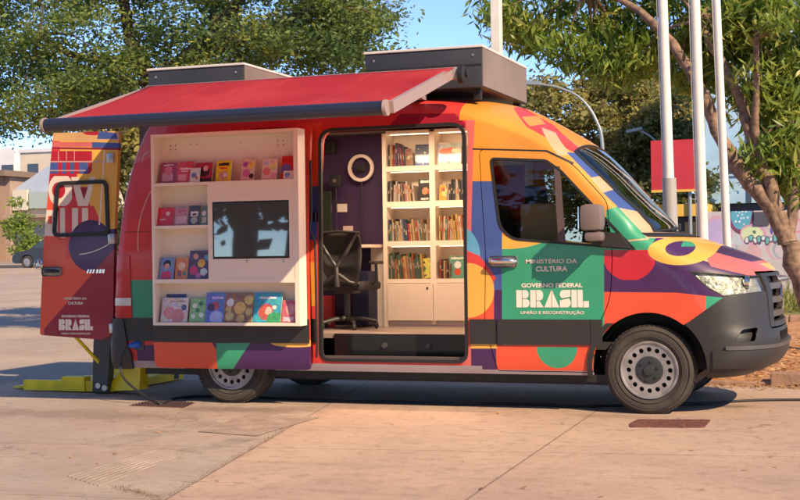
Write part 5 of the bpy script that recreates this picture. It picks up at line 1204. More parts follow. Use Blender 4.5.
patch = sheet('pavement', [(-3.140,-0.647),(-2.489,-0.739),(-2.501,-1.891),(-3.032,-1.767)], .004, mat('dark_patch', (.31,.22,.175), .85, noise=(6,.3), bump=(40,.5)))
tm = mat('ribbed_tile', (.36,.275,.22), .85, noise=(4,.35), bump=(60,.3))
def ribs(name, quad, n_, along, w_=.5, h=.004):
    A, B_, C_, D = [Vector((*p, 0)) for p in quad]
    q = MB()
    for k in range(n_):
        t = (k+.5)/n_; 
        a, b = (A.lerp(B_, t), D.lerp(C_, t)) if along else (A.lerp(D, t), B_.lerp(C_, t))
        dv_ = ((B_-A) if along else (D-A))/n_*w_*.5
        q.add([a-dv_+Vector((0,0,.001)), a+dv_+Vector((0,0,.001)), b+dv_+Vector((0,0,.001)), b-dv_+Vector((0,0,.001)), a-dv_*.6+Vector((0,0,h)), a+dv_*.6+Vector((0,0,h)), b+dv_*.6+Vector((0,0,h)), b-dv_*.6+Vector((0,0,h))], [(4,5,6,7),(0,1,5,4),(1,2,6,5),(2,3,7,6),(3,0,4,7)])
    o = q.build(name, tm); tag(o, kind='structure'); return o
ribs('pavement', [(-3.557,-2.543),(-3.355,-1.039),(-3.079,-1.235),(-3.215,-2.658)], 26, True)
ribs('pavement', [(-2.740,-2.683),(-2.602,-1.942),(-2.413,-1.977),(-2.490,-2.760)], 18, True)
ribs('pavement', [(-2.854,-3.762),(-2.881,-2.526),(-2.590,-2.739),(-2.443,-4.047)], 8, False, .45)

# dry leaves and weeds
def scatter(name, n_, fn, size, cols, label=None, cat=None, zoff=.006, seed=1, up=.25, group=None, ratio=.5):
    r = np.random.default_rng(seed); P = np.array([fn(r) for _ in range(n_)])
    s = size*r.uniform(.5,1.3,n_); th = r.uniform(0,6.28,n_)
    a = np.stack([np.cos(th), np.sin(th), r.normal(0,up,n_)],1)*s[:,None]; b = np.stack([-np.sin(th), np.cos(th), r.normal(0,up,n_)],1)*s[:,None]*ratio
    P[:,2] += zoff+np.abs(a[:,2])+np.abs(b[:,2])
    V = np.stack([P-a, P-b, P+a, P+b],1).reshape(-1,3); return leafmesh(name, V, r.uniform(0,1,n_), cols)
def leafmesh(name, V, tone, material):
    n4 = len(V); nq = n4//4
    me = bpy.data.meshes.new(name); me.vertices.add(n4); me.vertices.foreach_set('co', V.astype(np.float32).ravel())
    me.loops.add(n4); me.loops.foreach_set('vertex_index', np.arange(n4, dtype=np.int32))
    me.polygons.add(nq); me.polygons.foreach_set('loop_start', np.arange(0, n4, 4, dtype=np.int32)); me.polygons.foreach_set('loop_total', np.full(nq, 4, dtype=np.int32))
    me.update(); at = me.attributes.new('tone', 'FLOAT', 'FACE'); at.data.foreach_set('value', tone.astype(np.float32))
    o = bpy.data.objects.new(name, me); col.objects.link(o); me.materials.append(material); return o
dryleaf = leaf_mat('dry_leaves', [(.22,.08,.03),(.45,.20,.07),(.55,.32,.13),(.40,.28,.14)], .7, .1)
o = scatter('leaf_litter', 9000, lambda r: (r.uniform(-1.1,9), 2.62+abs(r.normal(0,3.5)), .05), .035, dryleaf, seed=3); tag(o, 'dry brown leaves lying on the soil behind the van', kind='stuff')
o = scatter('fallen_leaves', 160, lambda r: (r.uniform(-6,2.5), r.uniform(-4.5,2.5), 0), .022, dryleaf, seed=4, up=.1); tag(o, 'few dry leaves fallen on the concrete', kind='stuff')
o = scatter('fallen_leaves', 700, lambda r: (r.uniform(-1.3,1.5), 2.48-abs(r.normal(0,.16)), 0), .025, dryleaf, seed=6, up=.15); tag(o, 'line of dry leaves swept against the kerb', kind='stuff')
jl = [(-2.332,-4.017),(-2.385,-3.410),(-2.709,-1.968),(-2.581,-0.926)]
def onjoint(r):
    t = r.uniform(0, 1)**.8
    a, b = Vector((-1.88,-4.31)), Vector((-2.45,-1.5)); p = a.lerp(b, t); return (p.x+r.normal(0,.018), p.y+r.normal(0,.03), 0)
grassm = leaf_mat('dry_weed', [(.12,.075,.04),(.20,.13,.06),(.28,.19,.1)], .8, .2)
o = scatter('weeds', 900, onjoint, .0055, grassm, seed=5, up=.7, ratio=.2); tag(o, 'dry weeds growing in the paving joint', kind='stuff')
def onj2(r):
    t = r.uniform(0,1); a, b = Vector((-1.9,-4.31)), Vector((-2.35,-4.05)); p = a.lerp(b, t); return (p.x+r.normal(0,.02), p.y+r.normal(0,.02), 0)
o = scatter('weeds', 500, onj2, .006, grassm, seed=8, up=.7, ratio=.2); tag(o, 'short weeds growing along the cracked slab end', kind='stuff')
o = scatter('grass', 26000, lambda r: (r.uniform(-7,16), r.uniform(13.3,19.6), .16), .09, leaf_mat('lawn_blades', [(.10,.14,.03),(.26,.26,.06),(.45,.38,.14)], .7, .4), seed=9, up=1.6, ratio=.08); tag(o, 'yellow green grass before the painted wall', kind='stuff')

# ------------------------------------------------------------------ trees
def tree(name, base, trunk, lobes, cmat, barkm, label, group=None, seed=1, leaf=.07, per=110, dens=26, ratio=.45, droop=0, cl_r=.30, cat='tree'):
    """trunk: list of (points, radii); lobes: (x,y,z,rx,ry,rz); leaves gathered in clumps spread through each lobe"""
    r = np.random.default_rng(seed); t = empty(name, base, label, cat, group)
    q = MB()
    for pts, rad in trunk:
        P = smoothp(pts, 4); rr = [float(np.interp(i/(len(P)-1), np.linspace(0,1,len(rad)), rad))*(1+.05*math.sin(i*2.3)+.05*math.sin(i*5.1+1)) for i in range(len(P))]
        P = [p+Vector((r.normal(0,.015), r.normal(0,.015), 0)) for p in P]
        q.tube(P, rr, 12)
    C_, T_ = [], []
    tips = [Vector(p[0][-1]) for p in trunk]
    for lb in lobes:
        x, y, z, rx, ry, rz = lb[:6]
        k = int(dens*rx*ry*rz*(lb[6] if len(lb) > 6 else 1))+6
        d = r.normal(size=(k,3)); d /= np.linalg.norm(d, axis=1, keepdims=True); rad = r.uniform(.25,1,k)**.5
        c = d*rad[:,None]*np.array([rx,ry,rz])+np.array([x,y,z]); C_.append(c)
        tip = min(tips, key=lambda p: (p-Vector((x,y,z))).length)
        for j in range(min(3, k)):
            e = Vector(c[j])
            if (e-tip).length > 1.5: continue
            mid = tip.lerp(e, .5)+Vector((r.normal(0,.12),r.normal(0,.12),.15)); q.tube(smoothp([tip, mid, e], 3), [.03,.024,.02,.015,.012,.009,.006], 5)
    q.build('trunk', barkm, t, smooth=60)
    C_ = np.concatenate(C_); nC = len(C_); ct = r.uniform(0,1,nC)
    n_ = nC*per; ci = np.repeat(np.arange(nC), per)
    off = r.normal(size=(n_,3))*cl_r*np.array([1,1,.6]); P = C_[ci]+off
    s = leaf*(.5+1.1*r.beta(1.6,3,n_))*1.15
    a = r.normal(size=(n_,3)); a[:,2] = a[:,2]*.6-droop; a /= np.linalg.norm(a, axis=1, keepdims=True)
    b = np.cross(a, r.normal(size=(n_,3))); b /= np.linalg.norm(b, axis=1, keepdims=True)+1e-9
    a *= s[:,None]; b *= (s*ratio)[:,None]
    V = np.stack([P-a, P-b, P+a, P+b],1).reshape(-1,3)-np.array(base)
    tone = np.clip(ct[ci]*.6+r.uniform(0,.4,n_), 0, 1)
    o = leafmesh('crown', V, tone, cmat); o.parent = t
    return t
bark = mat('bark', (.24,.15,.10), .9, noise=(14,.6), bump=(9,1))
bark_d = mat('dark_bark', (.09,.06,.045), .9, noise=(9,.4), bump=(14,1))
g_feather = leaf_mat('feathery_leaves', [(.06,.11,.045),(.12,.19,.06),(.21,.28,.07),(.55,.52,.10)], .55, .55)
g_mango = leaf_mat('long_leaves', [(.07,.14,.03),(.16,.26,.045),(.30,.38,.07),(.60,.54,.14)], .4, .55)
g_olive = leaf_mat('olive_leaves', [(.13,.13,.05),(.26,.24,.08),(.42,.36,.11),(.58,.50,.18)], .6, .5)
g_dark = leaf_mat('dark_leaves', [(.06,.08,.03),(.11,.13,.045),(.19,.20,.065)], .6, .5)
def L(y, lst): return lst
# big feathery tree behind the van, upper left
TL = [(-9.587,0.091),(-9.534,3.542),(-9.414,4.111),(-9.743,4.541),(-9.961,5.050),(-10.097,6.054),(-8.910,4.490),(-8.360,4.861),(-7.995,5.319),(-7.368,5.988),(-8.006,4.596),(-7.038,4.852),(-6.352,4.962),(-8.607,6.418),(-11.271,4.971),(-10.693,4.598)]
p_ = lambda i, y=9: (TL[i][0], y, TL[i][1])
lob = []
for (px, py, y, rx, rz, d) in LOB_L: lob.append((px, y, py, rx, 1.6, rz, d))
tree('shade_tree', (TL[0][0],9,0), [([(TL[0][0],9,0), p_(1), p_(2)], [.24,.2,.17]), ([p_(2), p_(3), p_(4), p_(5)], [.17,.13,.10,.07]), ([p_(2), p_(6), p_(7), p_(8), p_(9)], [.19,.15,.13,.10,.07]), ([p_(6), p_(10,8.6), p_(11,8.4), p_(12,8.2)], [.12,.10,.08,.05]), ([p_(3), p_(15,8.7), p_(14,8.4)], [.08,.06,.03]), ([p_(7), p_(13,9.3)], [.08,.04])],
     lob, g_feather, bark_d, 'large fine leaved tree spreading over the rear of the van', seed=11, leaf=.042, per=230, dens=11, ratio=.42, cl_r=.21)
# mango-like tree on the right
TR = [(1.108,0.109),(0.861,0.779),(0.657,1.356),(0.426,1.853),(0.155,2.170),(-0.058,2.550),(-0.259,3.008),(-0.498,3.546),(-0.803,4.006),(-1.239,4.418),(0.476,2.012),(0.304,2.511),(0.132,3.076),(-0.128,3.650),(-0.366,4.165),(-1.751,4.649),(0.359,3.867),(0.820,2.858)]
r_ = lambda i, y=6.6: (TR[i][0], y, TR[i][1])
lob = [(px, y+1.9, py, rx*.95, .7, rz, d) for (px, py, y, rx, rz, d) in LOB_R]
tree('mango_tree', (TR[0][0]+.03,6.6,0), [([(TR[0][0]+.02,6.6,0), r_(1), r_(2)], [.17,.135,.125]), ([r_(2), r_(3), r_(4), r_(5), r_(6), r_(7), r_(8), r_(9), r_(15)], [.11,.10,.095,.09,.08,.07,.06,.045,.03]), ([r_(2), r_(10), r_(11), r_(12), r_(13), r_(14)], [.10,.085,.075,.065,.055,.045]), ([r_(11), r_(16,6.3)], [.06,.03]), ([r_(2), (TR[17][0],6.8,TR[17][1])], [.08,.04])],
     lob, g_mango, bark, 'leaning forked tree with long drooping leaves behind the flagpoles', seed=21, leaf=.095, per=62, dens=44, ratio=.20, droop=1.0, cl_r=.15)
# middle distance
MID = [
 ('round_tree', 'wide olive green tree seen above the bonnet and windscreen', _lb(_o, 30, [(1.2,1.2,.9),(1.4,1.4,1.0),(1.2,1.2,.9),(1.4,1.4,1.3),(1.4,1.4,1.3),(1.0,1.2,1.2),(.6,.8,.5),(.9,1,1),(1.3,1.3,1.2),(1.5,1.3,1.2)]), g_olive, 31, (_o[3][0],30,.3), [([(_o[3][0],30,.3),(_o[3][0]+.1,30,1.8),(_o[3][0]+.3,30,_o[3][1])],[.3,.22,.15]),([(_o[3][0]+.1,30,1.8),(_o[2][0],30,_o[2][1])],[.16,.08])]),
 ('dark_shrub', 'dark bushy shrub between the flagpoles beyond the bonnet', _lb(_b, 24, [(1.1,1,.9),(1.0,1,.8),(.7,.8,.9),(.7,.8,.6)]), g_dark, 32, (_b[1][0],24,.2), [([(_b[1][0],24,.2),(_b[1][0],24,_b[1][1])],[.1,.05])]),
 ('dark_shrub', 'dark green shrub glimpsed between the open rear door and the van body', _lb(_d, 14, [(.55,.7,.7),(.6,.7,.7),(.6,.7,.6),(.6,.7,.6),(.6,.7,.5)]), g_olive, 33, (_d[1][0],14,0), [([(_d[1][0],14,0),(_d[1][0],14,_d[1][1])],[.1,.05])]),
]
for i, (nm, lbl, lobes_, mt, sd, base, tk) in enumerate(MID):
    tree(nm, base, tk, lobes_, mt, bark_d, lbl, 'trees in the middle distance', seed=sd, leaf=.085, per=260, dens=3.4, ratio=.5, cl_r=.28)

# ------------------------------------------------------------------ flagpoles, lamps, billboard, walls, buildings
polem = mat('white_pole_paint', (.70,.66,.60), .4, noise=(4,.1)); baseg = mat('grey_pole_sleeve', (.34,.32,.31), .5)
PT = [(-0.471,4.015),(-0.416,1.509),(-0.123,3.988),(-0.074,1.449),(0.104,3.971),(0.178,1.390),(-0.482,2.142)]
for i, (r0, lb) in enumerate(((.056,'white flagpole with a grey sleeved foot, nearest the windscreen'),(.056,'middle white flagpole of the three, over the bonnet'),(.043,'slimmest white flagpole, nearest the forked tree'))):
    top, bot = PT[2*i], PT[2*i+1]; dx = (top[0]-bot[0])/(top[1]-bot[1])
    p0 = Vector((bot[0]-dx*bot[1], 4.2, .03)); p1 = Vector((top[0]+dx*4.5, 4.2, top[1]+4.5))
    fp = empty('flagpole', p0, lb, 'flagpole', 'flagpoles behind the van')
    MB().tube([p0, p0.lerp(p1, .5), p1], [r0, r0*.95, r0*.6], 20).build('pole', polem, fp, smooth=60)
    zt = (2.05 if i == 0 else .5)
    MB().tube([p0+Vector((0,0,0)), p0.lerp(p1, (zt)/(p1.z))], [r0+.025, r0+.02], 20).box(p0.x-.14,p0.x+.14,4.06,4.34,.03,.06).build('sleeve', baseg, fp, smooth=50)
    MB().lathe([(.0,p1.z+.14),(.05,p1.z+.11),(.07,p1.z+.06),(.05,p1.z),(.0,p1.z-.01)], (p1.x,4.2,0), 'z', 16).build('finial', polem, fp, smooth=60)
    MB().tube([p0+Vector((-r0-.03,-.02,1.2)), p1+Vector((-r0*.6-.03,-.02,0))], .006, 5).build('halyard', mat('rope', (.5,.47,.42), .8), fp)
PL = [(-2.280,4.116),(-2.289,3.445)]
lp = empty('mast', (PL[1][0],4,0), 'thick pale square mast rising behind the front roof unit', 'mast')
MB().box(PL[1][0]-.055,PL[1][0]+.055,3.94,4.06,0,9,.01).build('post', polem, lp)
MB().box(PL[1][0]-.14,PL[1][0]+.14,3.86,4.14,0,.03).build('base_plate', baseg, lp)
lampg = mat('galvanised_grey', (.30,.33,.34), .45, .3)
LA = [(-5.193,0.987),(-5.179,3.816),(-5.353,4.749),(-5.773,5.354),(-6.311,5.648),(-6.719,5.751),(-6.993,5.819)]
st = empty('street_lamp', (LA[0][0],25,rise(0,25)), 'grey curved street lamp rising behind the windscreen', 'street lamp', 'street lamps')
MB().tube(smoothp([(LA[0][0],25,rise(0,25))]+[(p[0],25,p[1]) for p in LA[1:]], 6), [.06,.045,.035,.03,.027], 10).build('pole', lampg, st, smooth=60)
MB().obox((LA[6][0]-.12,25,LA[6][1]+.01), (.28,0,-.03), (0,.12,0), (.004,0,.05)).build('lamp_head', lampg, st)
LB = [(-3.810,0.950),(-3.832,3.205),(-3.930,4.033),(-4.253,4.432),(-4.581,4.612)]
st = empty('street_lamp', (LB[0][0],27,rise(0,27)), 'small grey street lamp in front of the red hoarding', 'street lamp', 'street lamps')
MB().tube(smoothp([(LB[0][0],27,rise(0,27))]+[(p[0],27,p[1]) for p in LB[1:]], 6), [.05,.035,.028,.025], 10).build('pole', lampg, st, smooth=60)
MB().obox((LB[4][0]-.1,27,LB[4][1]), (.22,0,.04), (0,.1,0), (-.004,0,.04)).build('lamp_head', lampg, st)
# red hoarding
BB = [(-3.483,3.920),(-2.430,2.730)]
bbx0, bbz1 = BB[0]; bbx1, bbz0 = BB[1]; bbx1 += .15
bd = empty('hoarding', ((bbx0+bbx1)/2,22.3,rise(0,22.3)), 'plain red hoarding with a thin yellow lower edge behind the flagpoles', 'hoarding')
MB().box(bbx0,bbx1,22.25,22.3,bbz0,bbz1).build('panel', mat('hoarding_red', (.52,.03,.05), .6, noise=(1,.15)), bd)
MB().box(bbx0,bbx1,22.23,22.3,bbz0-.06,bbz0-.002).build('edge', mat('edge_yellow', (.7,.42,.08), .6), bd)
for x in (bbx0+.3, bbx1-.3): MB().tube([(x,22.35,rise(0,22)),(x,22.35,bbz1)], .045, 8).build('post', lampg, bd)
# kiosk with yellow roof
KK = [(-3.513,2.381),(-2.393,2.088),(-2.409,0.984)]
kk = empty('kiosk', ((KK[0][0]+KK[1][0])/2,23,rise(0,23)), 'small dark kiosk with a yellow roof edge beyond the flagpoles', 'kiosk')
MB().box(KK[0][0],KK[1][0]+.1,22.5,23.6,rise(0,22),KK[1][1]).build('wall', mat('kiosk_dark', (.06,.045,.035), .8), kk)
MB().box(KK[0][0]-.15,KK[1][0]+.2,22.4,23.7,KK[1][1],KK[0][1]).build('roof', MATS['edge_yellow'], kk)
# painted wall
WY = 20.; WW = [(-2.080,2.118),(0.075,2.068),(-2.074,1.007),(-0.894,2.090),(-0.580,1.799),(-1.648,1.887),(-1.301,2.078),(-0.732,1.474)]
wz = WW[0][1]; wx0 = WW[0][0]
gw = []
def c20(l_): return l_
GR1 = [(-1.587,1.665),(-1.804,1.602),(-1.173,1.965),(-1.236,2.054),(-0.942,1.697),(-1.004,1.830),(-2.280,1.944),(-1.418,1.375),(-0.243,1.792),(-0.690,1.473)]
pk, dkc, tq = (.62,.45,.55), (.10,.07,.12), (.12,.42,.45)
gw = [
 ((.50,.44,.46), [('p', [(wx0,0),(12,0),(12,1.3),(wx0,1.25)])]),
 ((.55,.32,.42), [('e', GR1[0][0]-.10, GR1[0][1], .34, .36)]),
 ((.45,.36,.60), [('e', GR1[0][0]-.12, GR1[0][1], .28, .29)]),
 ((.18,.06,.12), [('e', GR1[2][0], GR1[2][1]+.05, .27, .40)]),
 ((.10,.35,.50), [('e', GR1[2][0], GR1[2][1]+.07, .22, .33)]),
 ((.55,.30,.42), [('e', GR1[4][0]+.02, GR1[4][1]-.1, .28, .24)]),
 ((.55,.62,.40), [('e', GR1[4][0], GR1[4][1]-.1, .23, .18)]),
 (dkc, [('c', GR1[4][0]+.05, GR1[4][1]-.05, .04)]),
 ((.08,.25,.12), [('c', GR1[4][0]+.05, GR1[4][1]-.05, .022)]),
 ((.60,.25,.30), [('e', GR1[8][0]+.15, GR1[8][1]-.02, .35, .18)]),
 ((.6,.42,.46), [('e', GR1[8][0]+.15, GR1[8][1]-.02, .29, .12)]),
]
for k in range(14):
    a = k*2.4; rr_ = .05+.018*k
    gw.append(((.6,.65,.7), [('c', GR1[2][0]+rr_*.55*math.cos(a), GR1[2][1]+.07+rr_*1.0*math.sin(a), .022)]))
rg = random.Random(3)
for k in range(34):
    cx_, cz_ = rg.uniform(wx0+.1, wx0+4.6), rg.uniform(.55, wz-.35); a_, b__ = rg.uniform(.08,.34), rg.uniform(.07,.24)
    cc = rg.choice([(.38,.30,.42),(.50,.36,.44),(.30,.34,.42),(.20,.14,.22),(.46,.50,.56),(.55,.34,.36),(.24,.38,.42)])
    if k % 3: gw.insert(1, (cc, [('e', cx_, cz_, a_, b__), ('-e', cx_+.015, cz_-.01, a_*.82, b__*.80)]))
    else: gw.insert(1, (cc, [('e', cx_, cz_, a_, b__)]))
gx = GR1[9][0]-.36
for k in range(9):
    x = gx+k*.085; zc_ = GR1[9][1]+.03*math.sin(k*2.1)
    gw.append((dkc, [('e', x, zc_, .055, .085+.03*math.sin(k*3))])); gw.append(((tq if k % 2 else (.55,.62,.66)), [('e', x, zc_+.01, .034, .055+.02*math.sin(k*3))]))
for k in range(4): gw.append(((.12,.1,.35), [('e', GR1[4][0]+.42+.07*k, GR1[4][1]-.02+.05*math.sin(k*2), .03, .09), ]))
wallo = MB().box(wx0, 14, WY, WY+.2, -.2, wz)
pw = wallo.build('painted_wall', painted('graffiti_wall', (.52,.44,.48), gw, axes=(0,2), rough=.8, coat=0, distort=.10), None)
tag(pw, 'pale wall sprayed with a butterfly, a green face and wild lettering', 'wall')
sw_ = MB().box(WW[3][0],WW[4][0],WY-.03,WY-.002,WW[4][1],WW[3][1]); o = sw_.build('shutter', mat('shutter_dark', (.07,.075,.10), .6), None, loc=(WW[3][0],WY-.02,WW[4][1])); tag(o, 'small dark shuttered opening in the top of the graffiti wall', 'shutter')
# blue building above
BL_ = [(-2.405,4.025),(-2.428,2.421),(-2.406,2.220),(-1.379,2.395),(-1.264,3.731),(-1.873,3.505)]
bz0, bz1 = BL_[1][1], BL_[0][1]+3.5
bl = empty('blue_building', (BL_[0][0]+4,24,rise(0,24)), 'pale blue rendered building behind the graffiti wall and the flagpoles', 'building')
bm_ = mat('pale_blue_render', (.36,.56,.72), .8, noise=(1.5,.12))
MB().box(BL_[0][0],16,24,34,bz0,bz1).build('wall', bm_, bl)
MB().box(BL_[0][0]+.1,16,24.15,33.8,0,bz0-.002).build('plinth', mat('plinth_dark', (.06,.06,.08), .7), bl)
x = BL_[3][0]
for k in range(7):
    xx = x+k*1.25
    f_ = MB().box(xx,xx+.09,23.96,23.998,bz0+.02,bz1-.1).build('downpipe', mat('pipe_dark', (.05,.07,.11), .6), bl)
for xx, zz in ((BL_[5][0], BL_[5][1]), (BL_[5][0]+2.6, BL_[5][1]+.1)):
    w_ = MB().box(xx,xx+.5,23.97,23.998,zz-.35,zz).build('window', mat('window_dark', (.05,.06,.08), .15), bl)
    MB().box(xx-.04,xx+.54,23.95,23.968,zz-.40,zz-.36).build('sill', bm_, w_)

# left-hand street: buildings, shrub, car
HY = 60.
def b60(p): return p
Q = [(-51.528,6.324),(-48.610,0.959),(-48.393,5.612),(-45.946,6.512),(-47.155,6.552),(-45.980,4.328),(-47.854,7.736),(-45.877,6.388),(-48.539,5.494),(-47.478,4.243),(-47.389,5.339),(-45.980,4.328),(-49.298,7.975),(-49.415,0.598),(-45.115,0.922),(-47.421,3.326),(-46.173,1.055)]
gz = rise(0, 60)
m_tan = mat('tan_render', (.36,.25,.19), .85, noise=(.8,.2)); m_cream = mat('cream_render', (.62,.50,.38), .85, noise=(.8,.12)); m_white = mat('white_render', (.66,.63,.62), .8, noise=(.8,.1))
A = empty('shop_building', (Q[0][0],60,gz), 'brown fronted shop with a deep porch at the left edge', 'building')
MB().box(Q[0][0]-8,Q[1][0],60,70,gz,Q[0][1]).build('wall', m_tan, A)
MB().box(Q[0][0]-8,Q[1][0]+.3,59,70.2,Q[0][1],Q[0][1]+.35).build('roof', mat('roof_brown', (.20,.13,.10), .8), A)
for k in range(4): MB().box(Q[1][0]-1.0-k*1.7,Q[1][0]-.35-k*1.7,59.2,60,gz,Q[0][1]).build('pillar', mat('pillar_brown', (.24,.16,.12), .8), A)
MB().box(Q[0][0]-7,Q[1][0]-1.1,59.97,60,gz+.1,gz+2.4).build('shopfront', mat('shopfront_dark', (.03,.03,.035), .3), A)
Bq = empty('gabled_building', (Q[2][0],61,gz), 'low building with pale blue grey gable roof and cream shop sign board', 'building')
bx0_, bx1_ = Q[1][0]+.02, Q[14][0]+4
MB().box(bx0_,bx1_,60.5,72,gz,Q[2][1]-.3).build('wall', m_cream, Bq)
zt = Q[4][1]; zb_ = Q[2][1]-.3
MB().prism([(bx0_,zb_+.005),(bx1_,zb_+.005),(bx1_,zt-.2),(Q[4][0]+1.0,zt+.35),(bx0_,zb_+.25)], 60.4, 72, 1).build('roof', mat('sheet_roof', (.42,.47,.55), .5, noise=(1,.1)), Bq)
MB().box(Q[8][0],Q[9][0],60.1,60.3,Q[9][1],Q[8][1]).build('sign_board', mat('sign_cream', (.62,.55,.44), .7), Bq)
MB().box(Q[10][0],Q[11][0]+1.5,60.2,60.35,Q[11][1],Q[10][1]).build('sign_board', mat('sign_greygreen', (.34,.40,.37), .7), Bq, label='grey green blank sign board')
MB().box(bx0_,bx1_,59.2,60.48,Q[9][1]-.5,Q[9][1]-.3).build('canopy', m_tan, Bq)
for k in range(4):
    x = Q[15][0]-1.6+k*1.5
    s_ = MB().box(x,x+1.1,60.42,60.48,gz+.1,Q[15][1]).build('shutter', mat('shutter_grey', (.30,.28,.27), .6), Bq)
    q = MB(); z = gz+.2
    while z < Q[15][1]-.1: q.box(x+.02,x+1.08,60.40,60.419,z,z+.05); z += .14
    q.build('rib', MATS['shutter_grey'], s_)
Cq = empty('upper_block', (Q[6][0],75,gz), 'beige flat roofed block rising behind the gabled building', 'building')
U_ = [(-59.073,9.192),(-55.586,9.061),(-59.129,5.670),(-58.378,8.642),(-57.946,8.179)]
MB().box(U_[0][0],U_[1][0]+8,76,86,gz,U_[0][1]).build('wall', m_cream, Cq)
MB().box(U_[0][0]-.1,U_[1][0]+8.1,75.9,86,U_[0][1],U_[0][1]+.25).build('parapet', m_white, Cq)
for k in range(5):
    w_ = MB().box(U_[3][0]+k*2,U_[3][0]+k*2+.9,75.95,76,U_[4][1]-.6,U_[3][1]-.3).build('window', MATS['window_dark'], Cq)
    MB().box(U_[3][0]+k*2-.1,U_[3][0]+k*2+1,75.9,75.948,U_[4][1]-.72,U_[4][1]-.61).build('sill', m_white, w_)
Dq = empty('white_building', (Q[6][0]-6,84,gz), 'white upper storey building behind the brown shop', 'building')
V_ = [(-69.565,10.353),(-65.258,10.188),(-66.441,8.998),(-65.867,8.403)]
MB().box(V_[0][0]-8,V_[1][0],84,92,gz,V_[0][1]).build('wall', m_white, Dq)
for k in range(4): MB().box(V_[2][0]-k*2.4,V_[2][0]-k*2.4+1.1,83.95,84,V_[3][1]-.4,V_[2][1]).build('window', MATS['window_dark'], Dq)
# low grey wall and shrub by the street
SH = [(-43.459,2.432),(-43.480,1.090)]
tree('shrub', (SH[0][0],54,rise(0,54)+.1), [([(SH[0][0],54,rise(0,54)),(SH[0][0],54,SH[0][1])],[.1,.05])], [(SH[0][0],54,SH[0][1],1.0,.9,1.2),(SH[0][0]-.9,54.3,SH[0][1]+1.2,.5,.5,1.0),(SH[0][0]+1.0,54,SH[0][1]-.8,.8,.8,.8)], g_mango, bark_d, 'bright green shrub on the pavement behind the parked car', 'street shrubs', seed=41, leaf=.13, per=50, dens=14, ratio=.4, cl_r=.3)
# parked car
CX = [(-36.779,0.700),(-35.341,0.687)]
cyy = 44.; cxx = CX[0][0]-1.2; gz4 = rise(0,46)+.03
car = empty('parked_car', (cxx+2.0,46,gz4), 'dark grey hatchback parked across the street beside the open rear door', 'car')
prof = [(0,.35),(.02,.62),(.25,.78),(.95,.90),(1.55,1.34),(1.9,1.44),(3.0,1.44),(3.5,1.30),(3.85,.95),(3.98,.85),(4.0,.40),(3.9,.28),(.15,.25)]
cm2 = mat('car_graphite', (.03,.03,.032), .4, .0, coat=.25)
q = MB()
def carprism(pts, ya, yb, mt, nm, par=car, ins=0):
    o_ = MB().prism(rounded([(cxx+p[0], gz4+p[1]) for p in pts], .08, 3), ya, yb); return o_.build(nm, mt, par, smooth=35)
cb_ = MB(); P0 = rounded([(cxx+p[0], gz4+p[1]) for p in prof], .08, 3)
A_ = [(x, 46-.86+(.16*max(0,(z-gz4-.9)/.55)), z) for x, z in P0]; B_ = [(x, 46+.86-(.16*max(0,(z-gz4-.9)/.55)), z) for x, z in P0]
n_ = len(P0); cb_.add(A_+B_, [tuple(range(n_))[::-1], tuple(range(n_, 2*n_))]+[(i, (i+1) % n_, (i+1) % n_+n_, i+n_) for i in range(n_)])
me = tmp(cb_.v, cb_.f); me = boolean(me, [(cyl((cxx+.85, gz4+.31), .37, 44, 48, 24), 'DIFFERENCE'), (cyl((cxx+3.2, gz4+.31), .37, 44, 48, 24), 'DIFFERENCE')])
finish_me(me, 'body', cm2, car, 40)
gl_ = mat('car_glass', (.02,.025,.03), .08)
for s_, y_ in ((-1, 46-.80), (1, 46+.72)):
    MB().prism([(cxx+1.15,gz4+.95),(cxx+1.62,gz4+1.30),(cxx+2.35,gz4+1.36),(cxx+2.35,gz4+.93)], y_-.03, y_+.06).build('window', gl_, car)
    MB().prism([(cxx+2.42,gz4+.93),(cxx+2.42,gz4+1.36),(cxx+3.0,gz4+1.36),(cxx+3.45,gz4+1.1),(cxx+3.5,gz4+.95)], y_-.03, y_+.06).build('window', gl_, car)
q = MB().obox((cxx+1.24,46,gz4+1.13), (.27,0,.20), (0,.62,0), (-.012,0,.016)); q.build('windscreen', gl_, car)
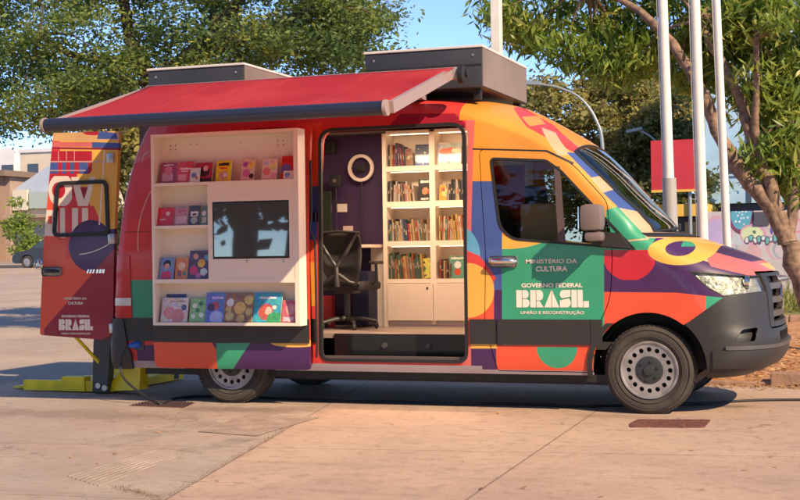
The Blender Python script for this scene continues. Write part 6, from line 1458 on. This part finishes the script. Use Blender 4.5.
for wx_ in (.85, 3.2):
    for yy in (46-.87, 46+.70):
        w_ = MB().lathe([(.20,yy),(.30,yy),(.31,yy+.03),(.31,yy+.15),(.30,yy+.17),(.0,yy+.17)], (cxx+wx_,0,gz4+.31), 'y', 24).build('wheel', MATS['tyre_rubber'], car, smooth=40)
        MB().lathe([(.0,yy-.004),(.06,yy-.004),(.2,yy+.01),(.2,yy+.03)], (cxx+wx_,0,gz4+.31), 'y', 24).build('rim', steel, w_, smooth=40)
for yy in (45.25, 46.45): MB().box(cxx-.01,cxx+.16,yy,yy+.3,gz4+.58,gz4+.72,.03).build('headlight', chrome, car)
MB().box(cxx-.015,cxx+.03,45.6,46.4,gz4+.40,gz4+.56).build('grille', rubber, car)

# trees further off and, out of the picture, trees added to mirror in paint and glass
for i, (px_, y_, s_, lb) in enumerate(((14.0,-3.2,1.0,''),(9.5,-15,1.1,''),(-14,-24,1.3,''),(-3,-27,1.2,''),(8,-26,1.4,''),(-24,-19,1.2,''),(-9,-30,1.5,''))):
    pass
def copy_tree(src, loc, sc_, rz, label):
    r_ = src.copy(); col.objects.link(r_); r_.location = loc; r_.scale = (sc_,)*3; r_.rotation_euler.z = rz; r_['label'] = label
    r_['group'] = 'unseen trees added for reflections'
    for c in src.children:
        d = c.copy(); col.objects.link(d); d.parent = r_
    return r_
src_t = bpy.data.objects['round_tree']
for (x, y, s, rz, lb) in OUT_TREES: copy_tree(src_t, (x, y, 0), s, rz, lb)

for i, (x, y, s, rz) in enumerate(((-31,56,1.2,3.0),(-24,60,1.4,4.1),(-17,55,1.25,5.2),(-10,60,1.5,.9),(14,44,1.6,1.1),(24,48,1.7,2.4))):
    t_ = copy_tree(src_t, (x, y, rise(x, y)), s, rz, 'distant olive tree beyond the plaza, %s from the left of the far row' % ORD[i]); t_['group'] = 'far row of trees beyond the plaza'
src_s = bpy.data.objects['dark_shrub']
for i, (x, y, s, rz, w_) in enumerate(((-20,-21,2.6,.2,'first'),(-13,-23,2.9,1.3,'second'),(-7,-22,2.6,2.2,'third'),(-1,-24,3.0,3.1,'fourth'),(5,-22,2.7,4.4,'fifth'),(11,-23,2.9,5.2,'sixth'),(17,-20,2.6,.9,'seventh'))):  # unseen shrubs added to darken window reflections below the tree crowns
    t_ = copy_tree(src_s, (x, y, 0), s, rz, 'tall dark shrub added behind the photographer for reflections, %s from the left' % w_); t_['group'] = 'unseen shrubs added for reflections'
